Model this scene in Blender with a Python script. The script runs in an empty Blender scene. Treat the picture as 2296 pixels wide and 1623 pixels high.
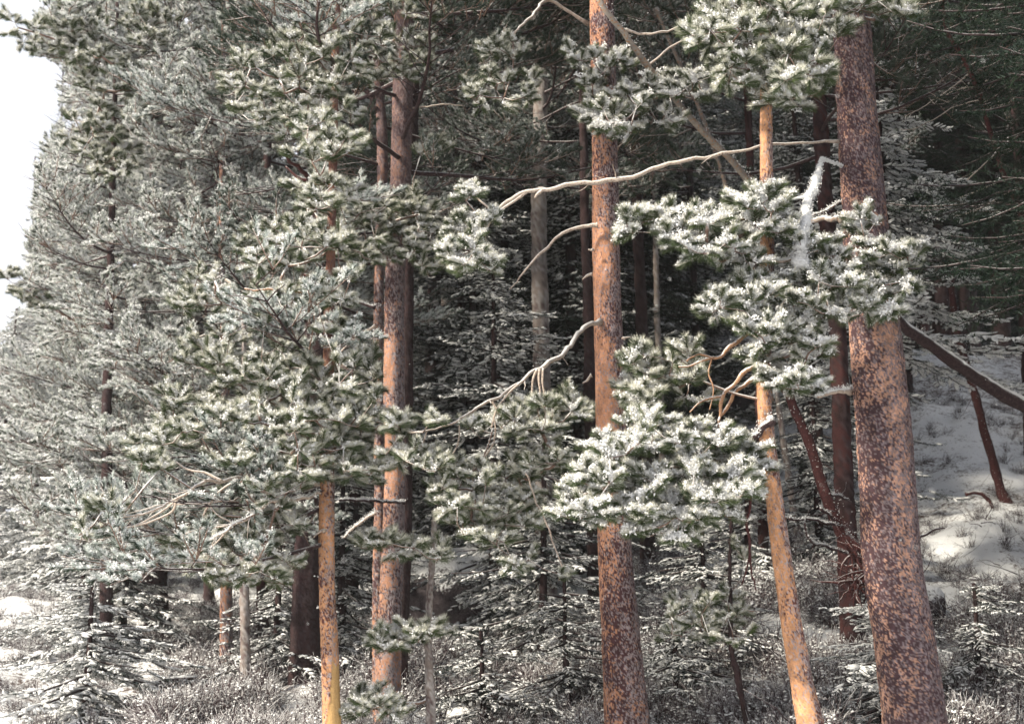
import bpy, math, random
import numpy as np
from mathutils import Vector

# ------------------------------------------------------------------ scene, camera, light
S = bpy.context.scene
COL = S.collection
CAM_H, PITCH, F = 1.6, math.radians(12), 3190.0        # F: focal length in pixels of a 2296 px wide frame
cam = bpy.data.cameras.new('camera')
camo = bpy.data.objects.new('camera', cam); COL.objects.link(camo)
cam.sensor_width = 36; cam.lens = F / 2296 * 36
cam.clip_end = 2000
camo.location = (0, 0, CAM_H); camo.rotation_euler = (math.pi / 2 + PITCH, 0, 0)
cam.dof.use_dof = True; cam.dof.focus_distance = 11.5; cam.dof.aperture_fstop = 2.8
S.camera = camo
SUN_DIR = Vector((-0.76, -0.40, 0.56)).normalized()     # towards the sun: behind the camera, to its left
w = bpy.data.worlds.new('World'); S.world = w; w.use_nodes = True
nt = w.node_tree; nt.nodes.clear()
wo = nt.nodes.new('ShaderNodeOutputWorld'); bg = nt.nodes.new('ShaderNodeBackground')
sky = nt.nodes.new('ShaderNodeTexSky'); sky.sky_type = 'NISHITA'; sky.sun_disc = False
sky.sun_elevation = math.asin(SUN_DIR.z); sky.sun_rotation = math.atan2(SUN_DIR.x, SUN_DIR.y)
sky.dust_density = 4.0; sky.air_density = 1.0
mixw = nt.nodes.new('ShaderNodeMix'); mixw.data_type = 'RGBA'
mixw.inputs[0].default_value = 0.84
mixw.inputs[7].default_value = (11.8, 12.2, 13.4, 1)         # the pale snow cloud veiling that sky
nt.links.new(sky.outputs[0], mixw.inputs[6]); nt.links.new(mixw.outputs[2], bg.inputs[0])
bg.inputs[1].default_value = 0.056
nt.links.new(bg.outputs[0], wo.inputs[0])
sd = bpy.data.lights.new('sun', 'SUN'); sd.energy = 5.0; sd.angle = math.radians(6); sd.color = (1.0, 0.91, 0.75)
so = bpy.data.objects.new('sun', sd); COL.objects.link(so); so.rotation_euler = SUN_DIR.to_track_quat('Z', 'Y').to_euler()
S.view_settings.view_transform = 'Standard'; S.view_settings.look = 'None'
S.view_settings.exposure = 0.84; S.view_settings.gamma = 1.0
S.render.engine = 'CYCLES'
S.cycles.max_bounces = 6; S.cycles.diffuse_bounces = 2; S.cycles.glossy_bounces = 1; S.cycles.volume_bounces = 1
S.cycles.use_denoising = True

# ------------------------------------------------------------------ geometry of the view
cp, sp_ = math.cos(PITCH), math.sin(PITCH)
def PY(u, v, Y):
    """the point of the line of sight through (u, v) that lies Y metres ahead"""
    a = (u - 1148) / F; b = (811.5 - v) / F
    ry = cp - b * sp_; s = Y / ry
    return np.array([a * s, Y, CAM_H + s * (sp_ + b * cp)])
def UV(p):
    p = np.asarray(p, float)
    x, y, z = p[..., 0], p[..., 1], p[..., 2] - CAM_H
    d = np.maximum(y * cp + z * sp_, 0.01); up = -y * sp_ + z * cp
    return 1148 + F * x / d, 811.5 - F * up / d
def pxr(wpx, v, Y):
    b = (811.5 - v) / F
    return wpx / 2 / F * Y / (cp - b * sp_)

# ------------------------------------------------------------------ noise
def _hash(ix, iy, iz, seed):
    h = (ix.astype(np.int64) * 374761393 + iy.astype(np.int64) * 668265263 + iz.astype(np.int64) * 2147483647 + seed * 1442695) & 0xffffffff
    h = ((h ^ (h >> 13)) * 1274126177) & 0xffffffff
    h = ((h ^ (h >> 16)) * 2246822519) & 0xffffffff
    return ((h ^ (h >> 15)) & 0xffffff) / float(0xffffff)
def vnoise(p, seed=0):
    p = np.asarray(p, float); i = np.floor(p); f = p - i; f = f * f * (3 - 2 * f); i = i.astype(np.int64)
    r = 0
    for dx in (0, 1):
        for dy in (0, 1):
            for dz in (0, 1):
                wgt = (f[..., 0] if dx else 1 - f[..., 0]) * (f[..., 1] if dy else 1 - f[..., 1]) * (f[..., 2] if dz else 1 - f[..., 2])
                r = r + wgt * _hash(i[..., 0] + dx, i[..., 1] + dy, i[..., 2] + dz, seed)
    return r
def fbm(p, o=4, seed=0):
    a, t, s = 0.5, 0, 0
    for k in range(o):
        t = t + a * vnoise(np.asarray(p) * 2 ** k, seed + k * 17); s += a; a *= .5
    return t / s

def ss(a, b, x): t = np.clip((x - a) / (b - a), 0, 1); return t * t * (3 - 2 * t)
def ground_z(x, y):
    x = np.asarray(x, float); y = np.asarray(y, float)
    k = ss(-5, 5, x - 0.12 * (y - 15))
    yy = y - 15
    left = 1.0 + 0.14 * np.minimum(yy, 60) + .02 * np.maximum(yy - 60, 0)
    right = 1.35 + 0.29 * np.minimum(yy, 20) + .15 * np.clip(yy - 20, 0, 30) + .38 * np.clip(yy - 50, 0, 130) + .14 * np.clip(yy - 5, 0, 14) * ss(5, 9, x)
    z = left * (1 - k) + right * k
    z = z + (fbm(np.stack([x / 5, y / 5, 0 * x], -1), 3, 5) - .5) * 1.0 + (fbm(np.stack([x * 1.3, y * 1.3, 0 * x], -1), 4, 9) - .5) * .42
    z = z + .5 * np.exp(-((x + 1.9) ** 2 / 2.0 + (y - 26) ** 2 / 10))
    road = ss(11.5, 6.5, y)
    z = z * (1 - road) + 0.0 * road
    z = z + .40 * np.clip(-y - 14, 0, 70)          # unseen bare slope added behind the camera to cut sky fill
    return z
def ground_at(u, v, y0=12.0, y1=70.0):
    ys = np.arange(y0, y1, .05); P = np.array([PY(u, v, y) for y in ys]); k = np.nonzero(ground_z(P[:, 0], P[:, 1]) >= P[:, 2])[0]
    return float(ys[k[0]]) if len(k) else y1
def gz(x, y): return float(ground_z(np.array([x]), np.array([y]))[0])

# ------------------------------------------------------------------ object helpers
def link(o, parent=None):
    COL.objects.link(o)
    if parent is not None: o.parent = parent
    return o
def tag(o, label=None, cat=None, group=None, kind=None):
    if label: o['label'] = label
    if cat: o['category'] = cat
    if group: o['group'] = group
    if kind: o['kind'] = kind
    return o
def thing(name, label, cat, loc, group=None):
    o = bpy.data.objects.new(name, None); o.empty_display_size = .2; o.location = loc
    COL.objects.link(o); return tag(o, label, cat, group)
def mesh_from(name, V, T, mat, smooth=True, attrs=None, quads=None, off=None):
    """V (n,3), T (m,3) triangles and/or quads (k,4)"""
    V = np.asarray(V, float)
    if off is not None: V = V - np.asarray(off)
    me = bpy.data.meshes.new(name)
    loops, tot = [], []
    if T is not None and len(T): loops.append(np.asarray(T).ravel()); tot.append(np.full(len(T), 3))
    if quads is not None and len(quads): loops.append(np.asarray(quads).ravel()); tot.append(np.full(len(quads), 4))
    loops = np.concatenate(loops).astype(np.int32); tot = np.concatenate(tot).astype(np.int32)
    st = np.concatenate([[0], np.cumsum(tot)[:-1]]).astype(np.int32)
    me.vertices.add(len(V)); me.vertices.foreach_set('co', V.ravel().astype(np.float32))
    me.loops.add(len(loops)); me.loops.foreach_set('vertex_index', loops)
    me.polygons.add(len(tot)); me.polygons.foreach_set('loop_start', st); me.polygons.foreach_set('loop_total', tot)
    me.polygons.foreach_set('use_smooth', np.full(len(tot), smooth))
    if attrs:
        for k, (typ, arr) in attrs.items():
            a = me.attributes.new(k, typ, 'POINT'); arr = np.asarray(arr, np.float32)
            a.data.foreach_set('color' if typ == 'FLOAT_COLOR' else 'value', arr.ravel())
    me.update(calc_edges=True)
    for m in (mat if isinstance(mat, (list, tuple)) else [mat]): me.materials.append(m)
    return me
def obj(name, me, parent=None, kind=None):
    o = bpy.data.objects.new(name, me); link(o, parent)
    if kind: o['kind'] = kind
    return o

class MB:
    def __init__(s): s.V, s.T, s.A, s.n, s.M = [], [], [], 0, []
    def add(s, V, T, a=None, m=0):
        V = np.asarray(V, float); T = np.asarray(T, int)
        s.V.append(V); s.T.append(T + s.n); s.n += len(V); s.M.append(np.full(len(T), m))
        s.A.append(np.zeros(len(V)) if a is None else np.broadcast_to(np.asarray(a, float), (len(V),)))
    def tube(s, P, R, n=6, a=None, m=0, cap=True):
        P = np.asarray(P, float); R = np.broadcast_to(np.asarray(R, float), (len(P),))
        V, T = tube(P, R, n); s.add(V, T, a, m)
    def mesh(s, name, mats, off=None, attr='frost', smooth=True):
        V = np.concatenate(s.V); T = np.concatenate(s.T)
        me = mesh_from(name, V, T, mats, smooth, {attr: ('FLOAT', np.concatenate(s.A))}, off=off)
        mi = np.concatenate(s.M).astype(np.int32)
        if mi.max() > 0: me.polygons.foreach_set('material_index', mi)
        return me
def frames(P):
    D = np.gradient(P, axis=0); D /= np.linalg.norm(D, axis=1)[:, None] + 1e-9
    ref = np.array([0, 0, 1.0]) if abs(D[:, 2]).mean() < .8 else np.array([1.0, 0, 0])
    A = np.cross(D, ref); A /= np.linalg.norm(A, axis=1)[:, None] + 1e-9
    B = np.cross(A, D)
    return D, A, B
def tube(P, R, n):
    D, A, B = frames(P); t = np.arange(n) / n * 2 * math.pi
    V = (P[:, None] + R[:, None, None] * (np.cos(t)[None, :, None] * A[:, None] + np.sin(t)[None, :, None] * B[:, None])).reshape(-1, 3)
    k = len(P); i = np.arange(k - 1)[:, None] * n; j = np.arange(n)[None]; j2 = (j + 1) % n
    a, b, c, d = i + j, i + j2, i + n + j2, i + n + j
    T = np.concatenate([np.stack([a, c, b], -1).reshape(-1, 3), np.stack([a, d, c], -1).reshape(-1, 3)])
    V = np.concatenate([V, P[[0, -1]]]); e0, e1 = len(V) - 2, len(V) - 1
    jj = np.arange(n); T = np.concatenate([T, np.stack([jj, (jj + 1) % n, np.full(n, e0)], -1), np.stack([(jj + 1) % n + (k - 1) * n, jj + (k - 1) * n, np.full(n, e1)], -1)])
    return V, T
def smooth_path(P, k):
    """Catmull-Rom through the points, k samples per segment; any number of columns"""
    P = np.asarray(P, float)
    if len(P) < 3:
        t = np.linspace(0, 1, k + 1)[:, None]; return P[0] * (1 - t) + P[-1] * t
    Q = np.concatenate([[2 * P[0] - P[1]], P, [2 * P[-1] - P[-2]]]); out = []
    for i in range(1, len(Q) - 2):
        t = (np.arange(k) / k)[:, None]; a, b, c, d = Q[i - 1:i + 3]
        out.append(.5 * ((2 * b) + (c - a) * t + (2 * a - 5 * b + 4 * c - d) * t ** 2 + (3 * b - a - 3 * c + d) * t ** 3))
    out.append(P[-1:]); return np.concatenate(out)
def ico(sub=1):
    import bmesh
    bm = bmesh.new(); bmesh.ops.create_icosphere(bm, subdivisions=sub, radius=1)
    V = np.array([v.co[:] for v in bm.verts]); T = np.array([[v.index for v in f.verts] for f in bm.faces]); bm.free()
    return V, T
ICO1, ICO2, ICO3 = ico(1), ico(2), ico(4)

# ------------------------------------------------------------------ materials
def newmat(name):
    m = bpy.data.materials.new(name); m.use_nodes = True
    b = m.node_tree.nodes['Principled BSDF']; b.inputs['Specular IOR Level'].default_value = .2
    return m, m.node_tree, b
def N(nt, t, **kw):
    n = nt.nodes.new(t)
    for k, v in kw.items(): setattr(n, k, v)
    return n
def mix(nt, fac, a, b):
    n = N(nt, 'ShaderNodeMix', data_type='RGBA')
    for s, v in ((0, fac), (6, a), (7, b)):
        if isinstance(v, (int, float)): n.inputs[s].default_value = v
        elif isinstance(v, tuple): n.inputs[s].default_value = (*v, 1)
        else: nt.links.new(v, n.inputs[s])
    return n.outputs[2]
def math_(nt, op, a, b=0.0, clamp=False):
    n = N(nt, 'ShaderNodeMath', operation=op, use_clamp=clamp)
    for i, v in enumerate((a, b)):
        if isinstance(v, (int, float)): n.inputs[i].default_value = v
        else: nt.links.new(v, n.inputs[i])
    return n.outputs[0]
def noise(nt, scale, detail=3, vec=None, rough=.5):
    n = N(nt, 'ShaderNodeTexNoise'); n.inputs['Scale'].default_value = scale; n.inputs['Detail'].default_value = detail; n.inputs['Roughness'].default_value = rough
    if vec is not None: nt.links.new(vec, n.inputs['Vector'])
    return n.outputs['Fac']
def rng_map(nt, v, a, b, c=0, d=1):
    n = N(nt, 'ShaderNodeMapRange', clamp=True)
    for i, x in enumerate((v, a, b, c, d)):
        if isinstance(x, (int, float)): n.inputs[i].default_value = x
        else: nt.links.new(x, n.inputs[i])
    return n.outputs[0]
SNOW = (.80, .81, .82)
def needle_mat(name, green, green2, frost_col, bias=0.0):
    m, nt, b = newmat(name)
    at = N(nt, 'ShaderNodeAttribute', attribute_name='frost')
    oi = N(nt, 'ShaderNodeObjectInfo')
    g = mix(nt, oi.outputs['Random'], green, green2)
    f = math_(nt, 'ADD', at.outputs['Fac'], math_(nt, 'MULTIPLY_ADD', oi.outputs['Random'], .3) , False)
    f = math_(nt, 'ADD', at.outputs['Fac'], bias, True)
    c = mix(nt, f, g, frost_col)
    nt.links.new(c, b.inputs['Base Color']); b.inputs['Roughness'].default_value = .85; b.inputs['Specular IOR Level'].default_value = .03
    return m
M_PINE = needle_mat('pine_needles', (.026, .050, .016), (.052, .078, .022), (.84, .83, .72))
M_PINE_D = needle_mat('pine_needles_dim', (.020, .034, .020), (.030, .046, .026), (.62, .68, .65))  # greens lowered so crowns inside the wood look shaded
M_PINE_W = needle_mat('pine_needles_frosted', (.028, .046, .028), (.042, .062, .036), (.72, .76, .71), .03)
M_SPRUCE = needle_mat('spruce_needles', (.010, .018, .012), (.016, .026, .016), (.30, .36, .37))
def snow_mat():
    m, nt, b = newmat('snow'); tc = N(nt, 'ShaderNodeTexCoord')
    n = noise(nt, 60, 4, tc.outputs['Object'])
    nt.links.new(mix(nt, n, (.74, .75, .76), (.84, .84, .83)), b.inputs['Base Color']); b.inputs['Roughness'].default_value = .85
    bp = N(nt, 'ShaderNodeBump'); bp.inputs['Strength'].default_value = .5; bp.inputs['Distance'].default_value = .01
    nt.links.new(n, bp.inputs['Height']); nt.links.new(bp.outputs[0], b.inputs['Normal'])
    return m
M_SNOW = snow_mat()
def wood_mat(name, c1, c2, c3, snow=0.0, lo=.25, hi=.8, scale=30):
    """branch bark; snow lies on the side that faces up"""
    m, nt, b = newmat(name); tc = N(nt, 'ShaderNodeTexCoord'); geo = N(nt, 'ShaderNodeNewGeometry')
    n1 = noise(nt, scale, 3, tc.outputs['Object']); n2 = noise(nt, scale * 3, 2, tc.outputs['Object'])
    c = mix(nt, rng_map(nt, n1, .35, .65), c1, c2); c = mix(nt, rng_map(nt, n2, .55, .65), c, c3)
    if snow > 0:
        sx = N(nt, 'ShaderNodeSeparateXYZ'); nt.links.new(geo.outputs['Normal'], sx.inputs[0])
        h = math_(nt, 'ADD', sx.outputs[2], math_(nt, 'MULTIPLY', math_(nt, 'SUBTRACT', n2, .5), 1.6))
        c = mix(nt, math_(nt, 'MULTIPLY', rng_map(nt, h, lo, hi), snow), c, SNOW)
    nt.links.new(c, b.inputs['Base Color']); b.inputs['Roughness'].default_value = .85
    bp = N(nt, 'ShaderNodeBump'); bp.inputs['Strength'].default_value = .6; bp.inputs['Distance'].default_value = .01
    nt.links.new(n2, bp.inputs['Height']); nt.links.new(bp.outputs[0], b.inputs['Normal'])
    return m
M_TWIG = wood_mat('snowy_pine_twig', (.16, .10, .08), (.26, .18, .14), (.09, .05, .04), .85, .0, .5)
M_LIMB = wood_mat('bare_pale_limb', (.40, .33, .28), (.50, .42, .35), (.16, .09, .07), .75, .2, .7)
M_OLIMB = wood_mat('orange_limb', (.36, .20, .115), (.44, .27, .17), (.15, .07, .05), .85, .2, .6)
M_DLIMB = wood_mat('dark_limb', (.035, .020, .022), (.07, .045, .045), (.02, .01, .012), .7, .35, .9)
M_SLIMB = wood_mat('spruce_limb', (.03, .018, .02), (.05, .035, .035), (.02, .01, .012), .25, .4, .9)
M_RLIMB = wood_mat('red_dark_limb', (.055, .018, .018), (.085, .032, .03), (.025, .01, .012), .45, .4, .9)
M_GLIMB = wood_mat('grey_log', (.17, .15, .14), (.27, .23, .2), (.30, .15, .08), .7, .3, .8, 12)
M_PALELOG = wood_mat('pale_log', (.27, .24, .22), (.38, .33, .28), (.38, .20, .10), .7, .3, .8, 14)
M_BRUSH = wood_mat('snow_dusted_brush', (.050, .028, .034), (.09, .055, .06), (.03, .014, .018), .9, .1, .8, 40)
def attr_mat(name, bump=30):
    m, nt, b = newmat(name); at = N(nt, 'ShaderNodeAttribute', attribute_name='bark'); tc = N(nt, 'ShaderNodeTexCoord')
    n = noise(nt, bump * 3, 4, tc.outputs['Object'], .65)
    c = mix(nt, rng_map(nt, n, .3, .7, 0, .35), at.outputs['Color'], (.10, .06, .05))
    nt.links.new(c, b.inputs['Base Color']); b.inputs['Roughness'].default_value = .9
    bp = N(nt, 'ShaderNodeBump'); bp.inputs['Strength'].default_value = .7; bp.inputs['Distance'].default_value = .008
    nt.links.new(n, bp.inputs['Height']); nt.links.new(bp.outputs[0], b.inputs['Normal'])
    return m
M_BARK = attr_mat('flaking_bark')
def rock_mat():
    m, nt, b = newmat('rock_under_snow'); tc = N(nt, 'ShaderNodeTexCoord'); geo = N(nt, 'ShaderNodeNewGeometry')
    n = noise(nt, 4, 6, tc.outputs['Object'], .65); n2 = noise(nt, 30, 4, tc.outputs['Object'])
    c = mix(nt, rng_map(nt, n, .35, .65), (.025, .018, .022), (.09, .075, .08))
    sx = N(nt, 'ShaderNodeSeparateXYZ'); nt.links.new(geo.outputs['Normal'], sx.inputs[0])
    h = math_(nt, 'ADD', sx.outputs[2], math_(nt, 'MULTIPLY', math_(nt, 'SUBTRACT', n2, .5), 1.0))
    c = mix(nt, rng_map(nt, h, .3, .55), c, SNOW)
    nt.links.new(c, b.inputs['Base Color']); b.inputs['Roughness'].default_value = .9
    bp = N(nt, 'ShaderNodeBump'); bp.inputs['Strength'].default_value = .8; bp.inputs['Distance'].default_value = .04
    nt.links.new(n2, bp.inputs['Height']); nt.links.new(bp.outputs[0], b.inputs['Normal'])
    return m
M_ROCK = rock_mat()
def ground_mat():
    m, nt, b = newmat('snowy_ground'); tc = N(nt, 'ShaderNodeTexCoord'); geo = N(nt, 'ShaderNodeNewGeometry')
    v = tc.outputs['Object']
    big = noise(nt, .35, 3, v); mid = noise(nt, 3.5, 6, v, .7); fine = noise(nt, 22, 5, v, .7)
    litter = math_(nt, 'ADD', math_(nt, 'MULTIPLY', big, .5), math_(nt, 'ADD', math_(nt, 'MULTIPLY', mid, .55), math_(nt, 'MULTIPLY', fine, .55)))
    c = mix(nt, rng_map(nt, litter, .80, .92), SNOW, (.10, .07, .06))
    nt.links.new(c, b.inputs['Base Color']); b.inputs['Roughness'].default_value = .9
    bp = N(nt, 'ShaderNodeBump'); bp.inputs['Strength'].default_value = .8; bp.inputs['Distance'].default_value = .05
    nt.links.new(math_(nt, 'ADD', mid, math_(nt, 'MULTIPLY', fine, .4)), bp.inputs['Height']); nt.links.new(bp.outputs[0], b.inputs['Normal'])
    return m
M_GROUND = ground_mat()

# ------------------------------------------------------------------ foliage templates
R0 = np.random.default_rng(7)
def needles(mb, O, D, L, wd, frost):
    """O base points, D unit directions, one thin triangle each"""
    n = len(O); r = R0.normal(size=(n, 3)); W = np.cross(D, r); W /= np.linalg.norm(W, axis=1)[:, None]
    W = W * (wd / 2)
    a, b_, c = O - W, O + W, O + D * np.asarray(L).reshape(-1, 1)
    V = np.stack([a, b_, c], 1).reshape(-1, 3); T = np.arange(3 * n).reshape(-1, 3)
    mb.add(V, T, np.repeat(frost, 3), 0)
def blob(mb, c, r, m=2, lump=.35, hi=False):
    V, T = ICO2 if hi else ICO1
    k = 1 + (R0.random(len(V)) - .5) * lump
    mb.add(np.asarray(c) + V * np.asarray(r) * k[:, None], T, 1.0, m)
def fuzz(mb, c, r, n, size):
    c = np.asarray(c); O = c + R0.normal(0, .5, (n, 3)) * np.asarray(r); D = R0.normal(size=(n, 3)) + np.array([0, 0, .5]); D /= np.linalg.norm(D, axis=1)[:, None]
    k = mb.n; needles(mb, O, D, size * R0.uniform(.7, 1.3, n), size * .8, np.ones(n)); mb.M[-1][:] = 2
def shoot(mb, o, d, L=.11, nl=.05, n=60, wd=.0028, snow=1.0, frost=1.0, fz=9):
    o = np.asarray(o, float); d = np.asarray(d, float); d = d / np.linalg.norm(d)
    side = np.cross(d, [0, 0, 1.0]); side /= np.linalg.norm(side) + 1e-9; up = np.cross(side, d)
    t = R0.random(n) ** .75; phi = R0.random(n) * 2 * math.pi; ang = np.radians(R0.uniform(30, 68, n)) * (1 - .35 * t)
    Dn = np.cos(ang)[:, None] * d + np.sin(ang)[:, None] * (np.cos(phi)[:, None] * side + np.sin(phi)[:, None] * up)
    O = o + d * (t * L)[:, None]
    upness = Dn[:, 2]
    fr = np.clip(ss(-.25, .6, upness + R0.normal(0, .22, n)), .03, 1) * frost
    needles(mb, O, Dn, nl * R0.uniform(.8, 1.1, n), wd, fr)
    mb.tube([o - d * .01, o + d * L * .9], [.003, .0015], 3, .3, 1)
    nb = int(round(5 * snow))
    for k in range(nb):
        tt = R0.uniform(.1, 1.25); s = R0.uniform(.007, .016) * min(1.2, .6 + .5 * snow)
        pos = o + d * L * tt + side * R0.normal(0, nl * .3) + up * nl * R0.uniform(.08, .45) * (1.15 - .5 * max(tt - .6, 0))
        fuzz(mb, pos, (s * 1.5, s * 1.4, s * .8), fz, s * 1.0)
def template(name, build, mats):
    mb = MB(); build(mb); return bpy.data.objects.new(name, mb.mesh(name, mats))
def shoot_tpl(snow, frost):
    def f(mb):
        shoot(mb, (0, 0, 0), (1, 0, R0.uniform(0, .3)), L=R0.uniform(.06, .11), nl=.066, n=210, wd=.0030, snow=snow, frost=frost, fz=14)
    return f
def spray_tpl(snow, frost, k=6, n=60):
    def f(mb):
        L = R0.uniform(.26, .36); bend = R0.uniform(-.03, .08)
        ax = lambda t: np.array([t * L, R0.normal(0, .004), bend * t * t])
        mb.tube([ax(t) for t in (0, .35, .7, 1)], [.006, .005, .004, .002], 4, .5, 1)
        for i in range(k):
            t = (i + .6) / k; s = 1 if i % 2 else -1; a = math.radians(R0.uniform(25, 60)) * s * (1.1 - .8 * t)
            e = math.radians(R0.uniform(5, 45)); d = np.array([math.cos(a) * math.cos(e), math.sin(a) * math.cos(e), math.sin(e)])
            st = ax(t); o = st + d * (R0.uniform(.02, .09) * (1.2 - t))
            mb.tube([st, o], [.003, .003], 3, .5, 1)
            shoot(mb, o, d, L=R0.uniform(.045, .085), nl=.054, n=n, wd=.006, snow=snow, frost=frost)
    return f
def frond_tpl(frost, snow):
    def f(mb):
        L = R0.uniform(.42, .55); n = 13; dr = R0.uniform(.03, .10)
        ax = lambda t: np.array([t * L, .02 * math.sin(t * 3), -dr * math.sin(t * 2.2)])
        mb.tube([ax(t) for t in np.linspace(0, 1, 5)], [.007, .006, .005, .004, .002], 3, .2, 1)
        for i in range(n):
            for s in (-1, 1):
                t = (i + R0.uniform(.1, .9)) / n; l = .19 * (1 - t) ** .6 * R0.uniform(.6, 1.1) + .03; a = math.radians(R0.uniform(38, 58)) * s
                d = np.array([math.cos(a), math.sin(a), R0.uniform(-.25, .12)]); d /= np.linalg.norm(d); st = ax(t)
                m = max(6, int(l / .19 * 26)); tt = R0.random(m); O = st + d * (tt * l)[:, None]
                ph = R0.random(m) * 6.283; sd_ = np.cross(d, [0, 0, 1]); upv = np.cross(sd_, d)
                Dn = d * .6 + (np.cos(ph)[:, None] * sd_ + np.sin(ph)[:, None] * upv) * .8; Dn /= np.linalg.norm(Dn, axis=1)[:, None]
                fr = np.clip(ss(.0, .9, np.sin(ph) + R0.normal(0, .2, m)), 0, 1) * frost
                needles(mb, O, Dn, R0.uniform(.018, .028, m), .005, fr)
                if R0.random() < snow:
                    q = [st + d * l * x + np.array([0, 0, .010 - .006 * x]) for x in (.1, .5, .95)]
                    mb.tube(q, np.array([.012, .017, .007]) * R0.uniform(.6, 1.3), 5, 1.0, 2)
        for x in np.linspace(.1, .9, 4):
            if R0.random() < snow: blob(mb, ax(x) + np.array([0, 0, .014]), (.05, .016, .010))
    return f
def brush_tpl(mb):
    for i in range(20):
        a = R0.uniform(0, 6.283); e = math.radians(R0.uniform(15, 85)); L = R0.uniform(.18, .5)
        d = np.array([math.cos(a) * math.cos(e), math.sin(a) * math.cos(e), math.sin(e)])
        o = np.array([R0.normal(0, .06), R0.normal(0, .06), -.03]); p = [o]
        for k in range(4): d = d + R0.normal(0, .22, 3); d /= np.linalg.norm(d); p.append(p[-1] + d * L / 4)
        mb.tube(p, [.005, .0045, .004, .003, .002], 3, .5, 0)
        for q in range(4):
            b = p[R0.integers(1, 4)]; d2 = d + R0.normal(0, .6, 3); d2 /= np.linalg.norm(d2); l2 = L * R0.uniform(.2, .45)
            e1 = b + d2 * l2 * .5; e2 = e1 + (d2 + R0.normal(0, .4, 3)) * l2 * .4
            mb.tube([b, e1, e2], [.003, .0025, .0015], 3, .5, 0)
            if R0.random() < .35: blob(mb, e1 + np.array([0, 0, .008]), (.018, .014, .008), m=1)
TM = [M_PINE, M_TWIG, M_SNOW]; TD = [M_PINE_D, M_TWIG, M_SNOW]; TS = [M_SPRUCE, M_SLIMB, M_SNOW]
TPL = {
    'shoot_heavy': [template('t', shoot_tpl(2.8, 1.0), TM) for _ in range(6)],
    'shoot_light': [template('t', shoot_tpl(1.1, .9), TM) for _ in range(6)],
    'spray': [template('t', spray_tpl(1.0, .95), TD) for _ in range(7)],
    'spray_white': [template('t', spray_tpl(1.8, 1.0), [M_PINE_W, M_TWIG, M_SNOW]) for _ in range(7)],
    'spray_dark': [template('t', spray_tpl(.3, .38), TD) for _ in range(6)],  # frost cut back so inner crowns read as shaded
    'frond': [template('t', frond_tpl(.30, .20), TS) for _ in range(6)],
    'spray_shaded': [template('t', spray_tpl(.0, .12), TD) for _ in range(4)],  # shaded copy: nearly frostless, forest shade put into the colour
    'frond_shaded': [template('t', frond_tpl(.08, .0), TS) for _ in range(5)],  # shaded frond copy, darkened to stand for the gloom at right
    'frond_mid': [template('t', frond_tpl(.38, .26), TS) for _ in range(5)],
    'frond_white': [template('t', frond_tpl(.8, .55), TS) for _ in range(6)],
    'brush': [template('t', brush_tpl, [M_BRUSH, M_SNOW]) for _ in range(6)],
}
def make_group(key):
    g = bpy.data.node_groups.new('scatter_' + key, 'GeometryNodeTree')
    g.interface.new_socket('Geometry', in_out='INPUT', socket_type='NodeSocketGeometry')
    g.interface.new_socket('Geometry', in_out='OUTPUT', socket_type='NodeSocketGeometry')
    i = g.nodes.new('NodeGroupInput'); o = g.nodes.new('NodeGroupOutput')
    jn = g.nodes.new('GeometryNodeJoinGeometry')
    for t in reversed(TPL[key]):
        oi = g.nodes.new('GeometryNodeObjectInfo'); oi.inputs['Object'].default_value = t; oi.inputs['As Instance'].default_value = False
        gi = g.nodes.new('GeometryNodeGeometryToInstance')
        g.links.new(oi.outputs['Geometry'], gi.inputs[0]); g.links.new(gi.outputs[0], jn.inputs[0])
    ip = g.nodes.new('GeometryNodeInstanceOnPoints'); ip.inputs['Pick Instance'].default_value = True
    def na(name, t):
        n = g.nodes.new('GeometryNodeInputNamedAttribute'); n.data_type = t; n.inputs['Name'].default_value = name; return n.outputs['Attribute']
    g.links.new(i.outputs[0], ip.inputs['Points']); g.links.new(jn.outputs[0], ip.inputs['Instance'])
    g.links.new(na('idx', 'INT'), ip.inputs['Instance Index'])
    e2r = g.nodes.new('FunctionNodeEulerToRotation'); g.links.new(na('rot', 'FLOAT_VECTOR'), e2r.inputs[0]); g.links.new(e2r.outputs[0], ip.inputs['Rotation'])
    g.links.new(na('scl', 'FLOAT'), ip.inputs['Scale'])
    g.links.new(ip.outputs[0], o.inputs[0])
    return g
GRP = {}
STAT = {}
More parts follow.
